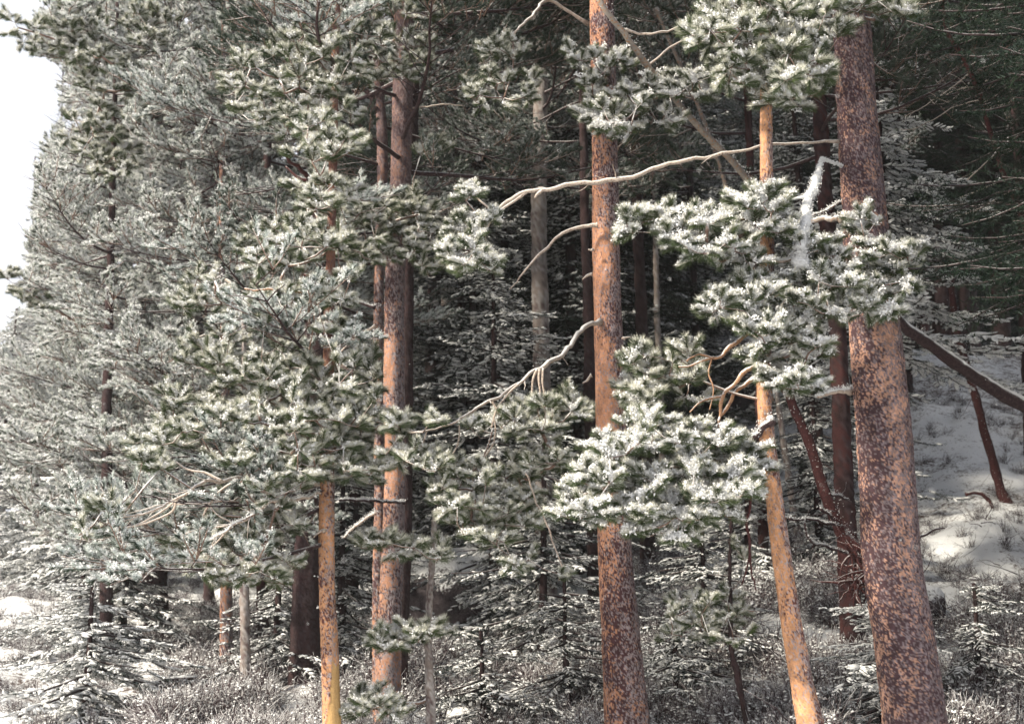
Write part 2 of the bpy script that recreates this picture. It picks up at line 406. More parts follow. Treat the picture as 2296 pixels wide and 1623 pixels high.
def scatter(name, key, P, DIR=None, scl=1.0, parent=None, off=(0, 0, 0), rng=R0, kind=None):
    """one object whose points carry the templates; DIR is where each +X points, its top stays up"""
    P = np.asarray(P, float)
    if len(P) == 0: return None
    STAT[key] = STAT.get(key, 0) + len(P)
    if key not in GRP: GRP[key] = make_group(key)
    D = np.asarray(DIR, float); yaw = np.arctan2(D[:, 1], D[:, 0]); pit = -np.arctan2(D[:, 2], np.hypot(D[:, 0], D[:, 1]))
    roll = rng.normal(0, .2, len(P))
    me = bpy.data.meshes.new(name); me.vertices.add(len(P)); me.vertices.foreach_set('co', (P - np.asarray(off)).ravel().astype(np.float32))
    a = me.attributes.new('rot', 'FLOAT_VECTOR', 'POINT'); a.data.foreach_set('vector', np.stack([roll, pit, yaw], -1).ravel().astype(np.float32))
    a = me.attributes.new('scl', 'FLOAT', 'POINT'); a.data.foreach_set('value', (np.broadcast_to(scl, (len(P),)) * rng.uniform(.85, 1.2, len(P))).astype(np.float32))
    a = me.attributes.new('idx', 'INT', 'POINT'); a.data.foreach_set('value', rng.integers(0, len(TPL[key]), len(P)).astype(np.int32))
    o = obj(name, me, parent, kind); md = o.modifiers.new('scatter', 'NODES'); md.node_group = GRP[key]
    return o

# ------------------------------------------------------------------ ground
def axis(a, b, fine0, fine1, step, grow):
    xs = [fine0]
    while xs[-1] < fine1: xs.append(xs[-1] + step)
    s = step
    while xs[-1] < b: s *= grow; xs.append(xs[-1] + s)
    s = step; lo = [fine0]
    while lo[-1] > a: s *= grow; lo.append(lo[-1] - s)
    return np.array(sorted(lo[1:]) + xs)
gx, gy = axis(-400, 400, -9, 12, .09, 1.07), axis(-130, 600, 11, 34, .09, 1.06)
X, Yg = np.meshgrid(gx, gy); Z = ground_z(X, Yg)
V = np.stack([X, Yg, Z], -1).reshape(-1, 3); nx, ny = len(gx), len(gy)
i = (np.arange(ny - 1)[:, None] * nx + np.arange(nx - 1)[None]).ravel()
obj('ground', mesh_from('ground', V, None, M_GROUND, quads=np.stack([i, i + 1, i + nx + 1, i + nx], -1)), kind='structure')['label'] = 'snow covered forest floor and hillside'

def in_poly(u, v, poly):
    inside = np.zeros(np.shape(u), bool); n = len(poly)
    for i in range(n):
        x1, y1 = poly[i]; x2, y2 = poly[(i + 1) % n]
        c = ((y1 > v) != (y2 > v)) & (u < (x2 - x1) * (v - y1) / (y2 - y1 + 1e-9) + x1); inside ^= c
    return inside
SKY = [(-600, -3000), (115, -3000), (95, 30), (60, 70), (-20, 95), (150, 150), (128, 260), (108, 330), (80, 400), (85, 450), (62, 560), (55, 650), (18, 745), (-600, 780)]
def open_sky(P, pad=0):
    u, v = UV(P); return in_poly(u - pad, v, SKY)
# ------------------------------------------------------------------ trunks
PAL = {   # inner orange bark, grey lichen, dark fleck, shares (orange, grey)
    'orange': ((.56, .29, .15), (.34, .29, .29), (.10, .035, .03), .56, .26),
    'mixed': ((.52, .26, .155), (.30, .26, .275), (.06, .025, .03), .44, .32),
    'rough': ((.52, .30, .215), (.20, .165, .18), (.055, .030, .038), .20, .42),
    'twin': ((.38, .20, .13), (.24, .215, .23), (.05, .025, .03), .30, .46),
    'grey': ((.26, .22, .20), (.33, .31, .30), (.12, .09, .09), .25, .6),
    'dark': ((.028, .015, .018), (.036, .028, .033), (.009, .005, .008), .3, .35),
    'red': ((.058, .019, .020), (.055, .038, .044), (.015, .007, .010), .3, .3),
}
def worley(s, z, ns, seed):
    """s in [0, ns) wraps; returns distance to edge and the id noise of the cell"""
    i0 = np.floor(s).astype(int); j0 = np.floor(z).astype(int)
    best = np.full(s.shape, 9.0); sec = np.full(s.shape, 9.0); val = np.zeros(s.shape)
    for di in (-1, 0, 1):
        for dj in (-1, 0, 1):
            i = i0 + di; j = j0 + dj; iw = np.mod(i, ns); zz = np.zeros_like(iw)
            px = i + _hash(iw, j, zz, seed); pz = j + _hash(iw, j, zz + 1, seed); r = _hash(iw, j, zz + 2, seed)
            d = np.hypot(px - s, pz - z); nb = d < best
            sec = np.where(nb, best, np.minimum(sec, d)); val = np.where(nb, r, val); best = np.where(nb, d, best)
    return sec - best, val
def trunk_mesh(name, P, R, pal, cell=.028, res=.014, seed=1, zfine=(0, 8.5), relief=.18, extra=None, off=None, zone=None):
    """P (n,3) axis, R radii; plates of bark stand proud of each other"""
    A = np.concatenate([P, R[:, None]], 1); A = smooth_path(A, 10)
    seg = np.linalg.norm(np.diff(A[:, :3], axis=0), axis=1); L = np.concatenate([[0], np.cumsum(seg)])
    st = [0.0]
    while st[-1] < L[-1]:
        z = np.interp(st[-1], L, A[:, 2]); st.append(st[-1] + (res if zfine[0] < z < zfine[1] else .25))
    st = np.array(st[:-1] + [L[-1]]); Q = np.stack([np.interp(st, L, A[:, k]) for k in range(4)], -1)
    rm = Q[:, 3].max(); n = int(max(10, min(130, 2 * math.pi * rm / res)))
    D, Ax, Bx = frames(Q[:, :3])
    Ax = np.cross(D, [0, 1.0, 0]); Ax /= np.linalg.norm(Ax, axis=1)[:, None]; Bx = np.cross(D, Ax)
    th = np.arange(n) / n * 2 * math.pi; TH, ST = np.meshgrid(th, st); RR = np.broadcast_to(Q[:, 3:4], TH.shape)
    dirs = np.cos(TH)[..., None] * Ax[:, None] + np.sin(TH)[..., None] * Bx[:, None]
    C = Q[:, None, :3] + dirs * RR[..., None]
    ns = max(5, int(2 * math.pi * rm / cell)); warp = fbm(C / (cell * 2.2), 2, seed) - .5
    ed, val = worley(TH / (2 * math.pi) * ns + warp * 1.1, ST / (cell * 1.05) + warp * 1.3, ns, seed)
    ed2, val2 = worley(TH / (2 * math.pi) * max(4, ns // 3) + warp, ST / (cell * 4.5) + warp, max(4, ns // 3), seed + 5)
    low = fbm(C * np.array([1.6, 1.6, 1.0]) / max(rm, .1) * .35, 3, seed + 3); lump = fbm(C * 3.0 / max(rm * 4, .3), 3, seed + 9) - .5
    o, g, d, so_, sg = PAL[pal]; o, g, d = map(np.array, (o, g, d))
    east = dirs[..., 0]                                      # orange share falls and grey share rises towards the right
    mid_ = fbm(C / (cell * 5), 2, seed + 31)
    po = np.clip(so_ + (low - .5) * 1.5 + (mid_ - .5) * 1.5 - .22 * east, .06, .86); pg = np.clip(sg + .30 * east + (.5 - mid_) * .5, .08, 1)
    if zone is not None: po = np.clip(po + zone(C, dirs), .02, .9)
    ns3 = max(8, int(ns * 2.1)); ed3, val3 = worley(TH / (2 * math.pi) * ns3 + warp * 1.5, ST / (cell * .5) + warp, ns3, seed + 8)
    vv = val * .55 + val3 * .45; vv = ss(.12, .88, vv)
    w1 = ss(.05, -.05, vv - po)[..., None]; w2 = ss(.05, -.05, vv - po - pg)[..., None]
    tone = (.62 + .45 * val2 + .35 * val3)[..., None]
    col = (o * w1 + (1 - w1) * (g * w2 + d * (1 - w2))) * tone
    col = col * (1 - .35 * (ss(.12, .0, ed) * ss(.5, .2, po))[..., None])
    sc_ = cell * relief
    disp = sc_ * (np.minimum(ed / .25, 1) - .6) + sc_ * .9 * (val2 - .5) + sc_ * .5 * (val3 - .5) + sc_ * (w1[..., 0] * .3 - .5 * (1 - w2[..., 0])) + RR * .12 * lump
    if extra is not None: col, disp = extra(C, dirs, col, disp)
    C = C + dirs * disp[..., None]
    m = len(st); i = np.arange(m - 1)[:, None] * n; j = np.arange(n)[None]; j2 = (j + 1) % n
    q = np.stack([i + j, i + j2, i + n + j2, i + n + j], -1).reshape(-1, 4)[:, ::-1]
    V = np.concatenate([C.reshape(-1, 3), Q[[0, -1], :3]]); jj = np.arange(n)
    T = np.concatenate([np.stack([jj, (jj + 1) % n, np.full(n, len(V) - 2)], -1), np.stack([(jj + 1) % n + (m - 1) * n, jj + (m - 1) * n, np.full(n, len(V) - 1)], -1)])
    colr = np.concatenate([col.reshape(-1, 3), np.tile(o, (2, 1))]); colr = np.concatenate([colr, np.ones((len(colr), 1))], 1)
    return mesh_from(name, V, T, M_BARK, True, {'bark': ('FLOAT_COLOR', colr)}, quads=q, off=off)
class Tree: pass
def make_tree(kind, label, px, Y, pal, H=17, group=None, cat='tree', cell=.028, res=.014, seed=1, flare=1.35, top=True, extra=None, relief=.18, zone=None):
    """px: (u, v, width) down the visible trunk, top first"""
    P = np.array([PY(u, v, Y) for u, v, _ in px]); R = np.array([pxr(wd, v, Y) for u, v, wd in px])
    P, R = P[::-1], R[::-1]
    d = P[1] - P[0]; d = d / d[2]; g = gz(P[0][0], P[0][1]); 
    t = Tree()
    if P[0][2] > g + .1:
        base = P[0] - d * (P[0][2] - g + .25); mid = P[0] - d * (P[0][2] - g) * .5
        P = np.concatenate([[base], [mid], P]); R = np.concatenate([[R[0] * flare * 1.15], [R[0] * (1 + (flare - 1) * .35)], R])
    else:
        P = np.concatenate([[P[0] - d * .35], P]); R = np.concatenate([[R[0] * 1.1], R])
    if top:
        while H > 4 and open_sky(np.array([[P[-1][0], P[-1][1], zz] for zz in np.linspace(P[-1][2], g + H, 12)])).any(): H -= .4
        k = len(P) - 1; d2 = P[-1] - P[max(0, k - 2)]; d2 = d2 / max(d2[2], .1); d2[:2] *= .6; top_z = g + H
        if top_z > P[-1][2] + 1:
            n = 4; zs = np.linspace(0, top_z - P[-1][2], n + 1)[1:]
            P = np.concatenate([P, [P[-1] + d2 * z for z in zs]]); R = np.concatenate([R, np.linspace(R[-1], .02, n + 1)[1:]])
    t.P, t.R = P, R; t.base = np.array([P[0][0], P[0][1], g]); t.Y = Y; t.H = H
    t.root = thing(kind, label, cat, t.base, group)
    top_z = 9.0 if Y < 20 else 12.0
    t.trunk = obj('trunk', trunk_mesh('trunk', P, R, pal, cell, res, seed, (-1, top_z), relief, extra, off=t.base, zone=zone), t.root)
    return t
def at_z(t, z):
    return np.array([np.interp(z, t.P[:, 2], t.P[:, k]) for k in range(3)]), np.interp(z, t.P[:, 2], t.R)

# --------------------------------------------------- branches that grow towards given tufts
def grow_net(limb, rad, pts, ang_pen=.0):
    """minimum tree from a limb polyline to the points; returns list of (p, q, r_p, r_q) and the direction at each point"""
    limb = np.asarray(limb); n = len(pts)
    nodes = [p for p in limb]; par = [-1] * len(limb); left = list(range(n)); idx = [None] * n
    pts = np.asarray(pts, float)
    best = np.full(n, 1e9); bp = np.zeros(n, int)
    for k, p in enumerate(limb):
        d = np.linalg.norm(pts - p, axis=1) * 1.0; m = d < best; best[m] = d[m]; bp[m] = k
    done = np.zeros(n, bool); order = []
    for _ in range(n):
        c = np.where(done, 1e9, best).argmin(); done[c] = True
        nodes.append(pts[c]); par.append(int(bp[c])); idx[c] = len(nodes) - 1; order.append(c)
        d = np.linalg.norm(pts - pts[c], axis=1) * 1.0 + .02; m = (d < best) & ~done; best[m] = d[m]; bp[m] = idx[c]
    cnt = np.ones(len(nodes)); 
    for k in range(len(nodes) - 1, len(limb) - 1, -1): cnt[par[k]] += cnt[k]
    return nodes, par, cnt, idx, len(limb)
def limb_path(px, Y):
    """px rows (u, v, width[, Y])"""
    P = [PY(r[0], r[1], r[3] if len(r) > 3 else Y) for r in px]; R = [pxr(r[2], r[1], r[3] if len(r) > 3 else Y) for r in px]
    A = smooth_path(np.concatenate([P, np.array(R)[:, None]], 1), 5)
    return A[:, :3], np.maximum(A[:, 3], .002)
RB = np.random.default_rng(21)
def rough_tube(mb, P, R, n=8, amp=.15, m=0):
    V, T = tube(P, R, n); c = np.repeat(P, n, axis=0); k = 1 + (fbm(V[:-2] * 30, 2, 3)[:, None] - .5) * 2 * amp
    V[:-2] = c + (V[:-2] - c) * np.clip(k, .6, 1.6); mb.add(V, T, .5, m)
def bare_limb(t, px=None, Y=None, mat=M_LIMB, twigs=0, name='branch', tw=.35, label=None, wobble=1.0, fuzzy=0, snow=0.0, n=8, sub=()):
    Y = Y or t.Y; P, R = limb_path(px, Y)
    # some wobble
    wob = (np.stack([vnoise(P * 9 + 5, 1), vnoise(P * 9 + 9, 2), vnoise(P * 9 + 13, 3)], -1) - .5) * .032; wob += (np.stack([vnoise(P * 24 + 5, 4), vnoise(P * 24 + 9, 5), vnoise(P * 24 + 13, 6)], -1) - .5) * .018; wob[0] = 0
    P = P + wob * wobble; R = R * .76; R = R * (1 + .9 * np.exp(-np.arange(len(R)) * 1.3)); mb = MB(); rough_tube(mb, P, R, n, .28)
    if snow:
        D, A, B = frames(P); u = np.array([0, 0, 1.0])
        q = P + u * R[:, None] * .75; rough_tube(mb, q, R * .75 * snow + .002, 6, .35, 1)
    for s in sub:
        p2, r2 = limb_path(s, Y); p2 = p2 + (np.stack([vnoise(p2 * 9 + 5, 1), vnoise(p2 * 9 + 9, 2), vnoise(p2 * 9 + 13, 3)], -1) - .5) * .02
        rough_tube(mb, p2, r2, 6)
    if fuzzy or snow:
        D_, A_, B_ = frames(P)
        for k in range(len(P)):
            if snow: fuzz(mb, P[k] + np.array([0, 0, R[k] * (1 + .5 * snow)]), (R[k] * 1.5 + .012, R[k] * 1.5 + .012, R[k] * .8 + .004), 26, .012); mb.M[-1][:] = 1
            if fuzzy:
                for a in range(8):
                    an = a * .785; q = P[k] + (math.cos(an) * A_[k] + math.sin(an) * B_[k]) * R[k]
                    fuzz(mb, q, (R[k] * .5 + .005,) * 3, 14, .010); mb.M[-1][:] = 1
    for k in range(twigs):
        i = RB.integers(len(P) // 4, len(P)); d = np.gradient(P, axis=0)[i]; d /= np.linalg.norm(d)
        q = [P[i]]; dd = d + RB.normal(0, .6, 3); L = tw * RB.uniform(.4, 1)
        for _ in range(4): dd = dd / np.linalg.norm(dd); q.append(q[-1] + dd * L / 4); dd = dd + RB.normal(0, .25, 3)
        mb.tube(q, np.linspace(min(R[i] * .5, .006), .0015, 5), 4, .5)
    off = t.base if t is not None else None
    o = obj(name, mb.mesh(name, [mat, M_SNOW], off=off), t.root if t else None)
    if label: o['label'] = label
    return P, R
def bough(t, limbs, patches, Y=None, key='shoot_heavy', per=(3, 6), mat=M_TWIG, dy=.28, sc=1.0, up=(.0, .8), limb_mat=None):
    """limbs: list of px polylines; patches: (u, v, ru, rv, count)"""
    Y = Y or t.Y; LP = []
    for l in limbs:
        P, R = limb_path(l, Y); mb = MB(); rough_tube(mb, P, R, 7)
        obj('branch', mb.mesh('branch', [limb_mat or mat], off=t.base), t.root); LP.append(P)
    LP = np.concatenate(LP); C = []
    for p in patches:
        u, v, ru, rv, n = p[:5]; n = max(2, int(n * .86)); yy = p[5] if len(p) > 5 else Y
        a = RB.uniform(0, 6.283, n); r = np.sqrt(RB.random(n)); th = math.radians(p[6]) if len(p) > 6 else 0
        ex, ey = r * np.cos(a) * ru, r * np.sin(a) * rv
        for k in range(n): C.append(PY(u + ex[k] * math.cos(th) + ey[k] * math.sin(th), v - ex[k] * math.sin(th) + ey[k] * math.cos(th), yy + RB.normal(0, dy)))
    C = np.array(C); nodes, par, cnt, idx, nl = grow_net(LP, None, C)
    mb = MB(); SP, SD = [], []
    for k in range(nl, len(nodes)):
        p, q = nodes[par[k]], nodes[k]; L = np.linalg.norm(q - p); m = (p + q) / 2 + RB.normal(0, .06, 3) * L; m[2] -= .06 * L
        r = .0028 * cnt[k] ** .42; mb.tube([p, m, q], [r * 1.15, r * 1.05, r], 5, .5)
        d0 = (q - p) / (L + 1e-9)
        for _ in range(RB.integers(per[0], per[1] + 1)):
            d = d0 * RB.uniform(.2, 1.1) + np.array([RB.normal(0, .8), RB.normal(0, .8), RB.uniform(*up)])
            d /= np.linalg.norm(d); SP.append(q + d * RB.uniform(-.01, .05)); SD.append(d)
    obj('twigs', mb.mesh('twigs', [mat], off=t.base), t.root, 'stuff')
    SP, SD = np.array(SP), np.array(SD)
    scatter('needle_tufts', key, SP, SD, sc, t.root, t.base, RB, 'stuff')

# --------------------------------------------------- whole crowns
def crown(t, seed, z0, z1, rad, nb, key='spray', sc=1.0, spacing=.16, az=None, parts=True, lift=(-.15, .35), keep=None, shape=lambda k: (1 - k) ** .5 * .75 + .25, limb_mat=M_DLIMB, inner=.25, thick=.022, side=.45):
    rng = np.random.default_rng(seed); SP, SD = [], []; mbs = []
    for b in range(nb):
        k = (b + rng.random()) / nb; z = z0 + (z1 - z0) * k; o, r0 = at_z(t, z)
        a = rng.uniform(0, 6.283) if az is None else math.radians(rng.uniform(*az)); L = rad * shape(k) * rng.uniform(.7, 1.15)
        e = rng.uniform(*lift); d = np.array([math.cos(a) * math.cos(e), math.sin(a) * math.cos(e), math.sin(e)])
        P = [o]; n = max(4, int(L / .22)); dd = d.copy(); dd[2] -= .12
        for _ in range(n):
            dd = dd / np.linalg.norm(dd); P.append(P[-1] + dd * L / n); dd = dd + np.array([rng.normal(0, .09), rng.normal(0, .09), .055 + rng.normal(0, .05)])
        P = np.array(P)
        if keep is not None and not keep(P[-1][None])[0]: continue
        if open_sky(P).any(): 
            ok = ~open_sky(P); m = int(np.argmin(ok)) if not ok.all() else len(P)
            if m < 3: continue
            P = P[:m]
        th = thick * (L / 2) ** .6; R = np.linspace(th, .004, len(P)); segs = [(P, R, 1)]
        m = len(P)
        for q in range(1, m):
            if q / m < inner: continue
            for s in (-1, 1):
                if rng.random() < .85:
                    t0 = P[q] - P[q - 1]; t0 /= np.linalg.norm(t0); sd_ = np.cross(t0, [0, 0, 1]) * s; l2 = side * (1.15 - q / m) * L * rng.uniform(.35, 1) + .12
                    dd = t0 * .8 + sd_ * rng.uniform(.5, 1.1) + np.array([0, 0, rng.uniform(-.1, .2)]); dd /= np.linalg.norm(dd); Q = [P[q]]
                    nn = max(2, int(l2 / .2))
                    for _ in range(nn): Q.append(Q[-1] + dd * l2 / nn); dd = dd + rng.normal(0, .14, 3) + np.array([0, 0, .04]); dd /= np.linalg.norm(dd)
                    segs.append((np.array(Q), np.linspace(.007, .003, nn + 1), 2))
        mb = MB()
        for Q, RQ, lev in segs:
            mb.tube(Q, RQ, 6 if lev == 1 else 3, .5)
            ln = np.linalg.norm(Q[-1] - Q[0]); cnt = max(1, int(ln / spacing)); 
            st0 = max(inner, .2) if lev == 1 else .15
            tt = np.append(rng.uniform(st0, 1, cnt), 1.0)
            for x in tt:
                f = x * (len(Q) - 1); i = min(int(f), len(Q) - 2); p = Q[i] + (Q[i + 1] - Q[i]) * (f - i); dr = Q[i + 1] - Q[i]; dr /= np.linalg.norm(dr) + 1e-9
                dv = dr + rng.normal(0, .42, 3) + np.array([0, 0, .22]); SP.append(p); SD.append(dv)
        if parts: obj('branch', mb.mesh('branch', [limb_mat], off=t.base), t.root)
        else: mbs.append(mb)
    if mbs:
        M = MB()
        for mb in mbs:
            for V_, T_ in zip(mb.V, mb.T): pass
            Vc = np.concatenate(mb.V); Tc = np.concatenate(mb.T); M.add(Vc, Tc, .5)
        obj('branchwork', M.mesh('branchwork', [limb_mat], off=t.base), t.root, 'stuff')
    if not SP: return
    SP, SD = np.array(SP), np.array(SD); ok = ~open_sky(SP + SD / np.linalg.norm(SD, axis=1)[:, None] * .25)
    if keep is not None: ok &= keep(SP)
    ok &= fbm(SP * 1.5 + seed, 2, 77) > .45
    scatter('crown', key, SP[ok], SD[ok], sc, t.root, t.base, rng, 'stuff')
def spruce(kind, label, x, y, H, rad, seed, key='frond', group=None, z0=.5, dens=1.0, pal='dark', keep=None, thick=.13, sc=1.0, cat='tree', open_to=0.0):
    rng = np.random.default_rng(seed); t = Tree(); g = gz(x, y); lean = rng.normal(0, .015, 2)
    t.P = np.array([[x + lean[0] * z, y + lean[1] * z, g + z] for z in (-.3, H * .3, H * .6, H)]); t.R = np.array([thick * 1.15, thick * .8, thick * .5, .015]); t.base = np.array([x, y, g]); t.Y = y
    t.root = thing(kind, label, cat, t.base, group)
    obj('trunk', trunk_mesh('trunk', t.P, t.R, pal, .05, .05, seed, (-1, 14), .18, off=t.base), t.root)
    SP, SD, SS = [], [], []; z = z0; M = MB()
    while z < H - .1:
        k = z / H; L0 = rad * (1 - k) ** .8 + .15
        for b in range(int(rng.integers(4, 7))):
            if rng.random() > dens: continue
            a = rng.uniform(0, 6.283); L = L0 * rng.uniform(.6, 1.15); o, _ = at_z(t, g + z + rng.uniform(-.15, .15))
            e = -.05 - .35 * (1 - k) + rng.normal(0, .08); n = max(2, int(L / .3)); P = [o]; dd = np.array([math.cos(a), math.sin(a), e])
            for _ in range(n): dd /= np.linalg.norm(dd); P.append(P[-1] + dd * L / n); dd = dd + np.array([0, 0, .05]) + rng.normal(0, .05, 3)
            P = np.array(P)
            if open_sky(P).any() or (keep is not None and not keep(P[-1:])[0]): continue
            M.tube(P, np.linspace(.02, .004, len(P)), 4, .5)
            for q in range(len(P)):
                if q / len(P) < open_to: continue
                dr = P[min(q + 1, len(P) - 1)] - P[max(q - 1, 0)]; dr = dr / (np.linalg.norm(dr) + 1e-9); sd_ = np.cross(dr, [0, 0, 1.0])
                wd = (1 - q / len(P) * .6)
                for s in (-1, 0, 1):
                    SP.append(P[q] + sd_ * s * .05); SD.append(dr + sd_ * s * .9 + rng.normal(0, .12, 3)); SS.append(sc * (1.0 if s == 0 else .85 * wd) * min(1.2, .5 + L * .5))
        z += rng.uniform(.22, .36) * (1 + .3 * rad / 2) * (.35 + .65 * min(1, H / 6))
    tip, _ = at_z(t, g + H - .15); SP.append(tip); SD.append(np.array([.1, 0, 1.0])); SS.append(.35)
    obj('branchwork', M.mesh('branchwork', [M_SLIMB], off=t.base), t.root, 'stuff')
    scatter('crown', key, SP, SD, np.array(SS), t.root, t.base, rng, 'stuff')
    return t
# ================================================================== the big pines in front
T1 = make_tree('pine_tree', 'thickest pine trunk at right, scaly bark with salmon orange patches', [(1908, 20, 80), (1918, 200, 86), (1932, 400, 93), (1948, 600, 104), (1972, 850, 119), (1988, 1050, 125), (2000, 1250, 130), (2030, 1450, 136), (2050, 1610, 141)], 11.0, 'rough', H=19, cell=.019, res=.0105, seed=11, flare=1.2, relief=.30, zone=lambda C, d: (lambda u, v: .56 * ss(620, 800, v) * ss(1480, 1250, v) * ss(-.5, .05, d[..., 0]) * ss(.95, .4, d[..., 0]) + .22 * ss(560, 400, v) * ss(-.1, .5, d[..., 0]) - .24)(*UV(C)))
T2 = make_tree('pine_tree', 'slim bright orange pine just left of the thickest trunk', [(1718, 60, 26), (1718, 250, 27), (1719, 420, 29), (1720, 600, 32), (1714, 760, 32), (1713, 880, 32), (1722, 1000, 35), (1740, 1150, 39), (1760, 1300, 43), (1780, 1430, 47), (1800, 1540, 52), (1815, 1610, 58)], 10.2, 'orange', H=11, cell=.018, res=.009, seed=12, flare=1.15, relief=.16, zone=lambda C, d: (lambda u, v: .30 * ss(.3, -.4, d[..., 0]) - .30 * ss(.1, .7, d[..., 0]) - .22 * ss(600, 480, v))(*UV(C)))
T3 = make_tree('pine_tree', 'straight orange pine with dark flecked bark in the middle', [(1350, 30, 54), (1354, 200, 56), (1357, 400, 58), (1360, 600, 61), (1368, 850, 65), (1373, 1050, 70), (1380, 1250, 76), (1392, 1430, 86), (1405, 1610, 100)], 13.0, 'mixed', H=18, cell=.021, res=.0105, seed=13, flare=1.25, zone=lambda C, d: (lambda u, v: .34 * ss(.35, -.3, d[..., 0]) * ss(380, 520, v) * ss(1500, 1000, v) - .28 * ss(.1, .7, d[..., 0]) + .25 * ss(840, 900, v) * ss(1010, 960, v) - .08)(*UV(C)))
def peeled(C, dirs, col, disp):
    u, v = UV(C); f = fbm(C * np.array([14, 14, 3]), 3, 2)
    k = (v > 1490 + 60 * (f - .5)) & (dirs[..., 0] + .35 * (f - .5) * 3 > -.35 + (1620 - v) * .004) & (dirs[..., 1] < .2)
    g = np.array([.60, .38, .16]) * (.75 + .5 * fbm(C * np.array([60, 60, 3]), 3, 7))[..., None]
    hi = np.clip((1080 - v) / 120, 0, 1)[..., None] * .75      # higher up the colour blends to a dull red
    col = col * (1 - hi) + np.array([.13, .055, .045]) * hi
    return np.where(k[..., None], g, col), np.where(k, -.004, disp)
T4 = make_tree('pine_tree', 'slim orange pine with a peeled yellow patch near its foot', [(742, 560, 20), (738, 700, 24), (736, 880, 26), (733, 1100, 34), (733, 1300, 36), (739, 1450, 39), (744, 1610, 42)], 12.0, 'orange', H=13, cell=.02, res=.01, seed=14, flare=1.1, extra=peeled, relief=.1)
def dull(C, dirs, col, disp):
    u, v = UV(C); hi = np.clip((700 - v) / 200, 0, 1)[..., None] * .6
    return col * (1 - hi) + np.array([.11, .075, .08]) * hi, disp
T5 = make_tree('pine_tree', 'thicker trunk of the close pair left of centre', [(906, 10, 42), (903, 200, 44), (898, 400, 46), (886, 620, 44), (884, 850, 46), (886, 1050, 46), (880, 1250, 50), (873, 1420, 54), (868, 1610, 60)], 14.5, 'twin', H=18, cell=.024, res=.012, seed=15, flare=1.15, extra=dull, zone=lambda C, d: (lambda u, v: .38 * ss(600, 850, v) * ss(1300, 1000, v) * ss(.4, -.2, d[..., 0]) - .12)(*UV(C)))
T5b = make_tree('pine_tree', 'thinner trunk of the close pair, on its left side', [(842, 10, 20), (850, 200, 22), (858, 350, 24), (850, 620, 22), (848, 850, 22), (851, 1100, 24), (848, 1350, 26), (850, 1610, 30)], 14.9, 'twin', H=16, cell=.026, res=.015, seed=16, flare=1.1, extra=dull)
T5c = make_tree('pine_tree', 'dark trunk partly hidden behind the close pair', [(930, 10, 26), (922, 300, 30), (912, 620, 32), (908, 1100, 34), (898, 1400, 38), (890, 1610, 44)], 16.2, 'dark', H=17, cell=.04, res=.025, seed=17, flare=1.1)
T6 = make_tree('pine_tree', 'massive dark brown trunk left of the slim peeled pine', [(705, 900, 56), (697, 1150, 62), (688, 1350, 66), (683, 1500, 70), (680, 1610, 74)], 17.0, 'dark', H=19, cell=.04, res=.022, seed=18, flare=1.1)
T7 = make_tree('pine_tree', 'snowy pine at far left whose flared grey brown foot stands on the slope', [(385, 420, 16), (378, 700, 22), (372, 800, 25), (364, 980, 34), (357, 1100, 40), (350, 1300, 48), (354, 1400, 60)], 22.0, 'dark', H=15, cell=.05, res=.03, seed=19, flare=1.3)
T8 = make_tree('pine_tree', 'pine with a pale brown trunk beside the thin grey stem, lower left', [(498, 500, 12), (500, 640, 14), (503, 760, 16), (505, 860, 17), (507, 1100, 22), (508, 1400, 28), (512, 1520, 34)], 18.5, 'twin', H=12, cell=.04, res=.022, seed=20, flare=1.2)
T9 = make_tree('dead_tree', 'thin smooth grey stem right of the pale brown trunk, lower left', [(545, 1150, 14), (548, 1340, 20), (551, 1480, 23), (552, 1610, 26)], 16.5, 'grey', H=5.2, cell=.06, res=.03, seed=21, flare=1.1)
T10 = make_tree('sapling', 'slender grey sapling right of the close pair of trunks', [(976, 1150, 10), (970, 1250, 13), (962, 1350, 15), (961, 1450, 17), (966, 1610, 22)], 12.4, 'grey', H=3.4, cell=.05, res=.02, seed=22, flare=1.05, top=False)

# bare limbs of the big pines
bare_limb(T1, [(1885, 318, 8, 11.0), (1800, 318, 8, 10.9), (1700, 330, 9, 10.8), (1600, 350, 11, 10.8), (1500, 368, 13, 10.8), (1400, 402, 14, 10.8), (1310, 410, 14, 10.8), (1210, 428, 13, 10.8), (1155, 438, 11, 10.8), (1115, 470, 9, 10.8), (1075, 510, 6, 10.8), (1045, 540, 4, 10.8)], sub=(
    [(1110, 475, 6), (1080, 455, 5), (1050, 432, 4), (1020, 425, 3)], [(1100, 492, 5), (1065, 488, 4), (1025, 474, 3)], [(1215, 428, 8), (1205, 438, 7), (1200, 445, 4)], [(1180, 432, 8), (1140, 458, 6), (1095, 490, 5), (1060, 535, 3)], [(1115, 475, 5), (1088, 520, 4), (1075, 570, 3)]), label='long pale bare branch reaching left across the middle trunk', Y=10.8, twigs=9, tw=.22)
bare_limb(T3, [(1340, 505, 12), (1310, 508, 11), (1270, 522, 10), (1235, 548, 9), (1200, 580, 7), (1165, 620, 5), (1145, 648, 3)], Y=12.8)
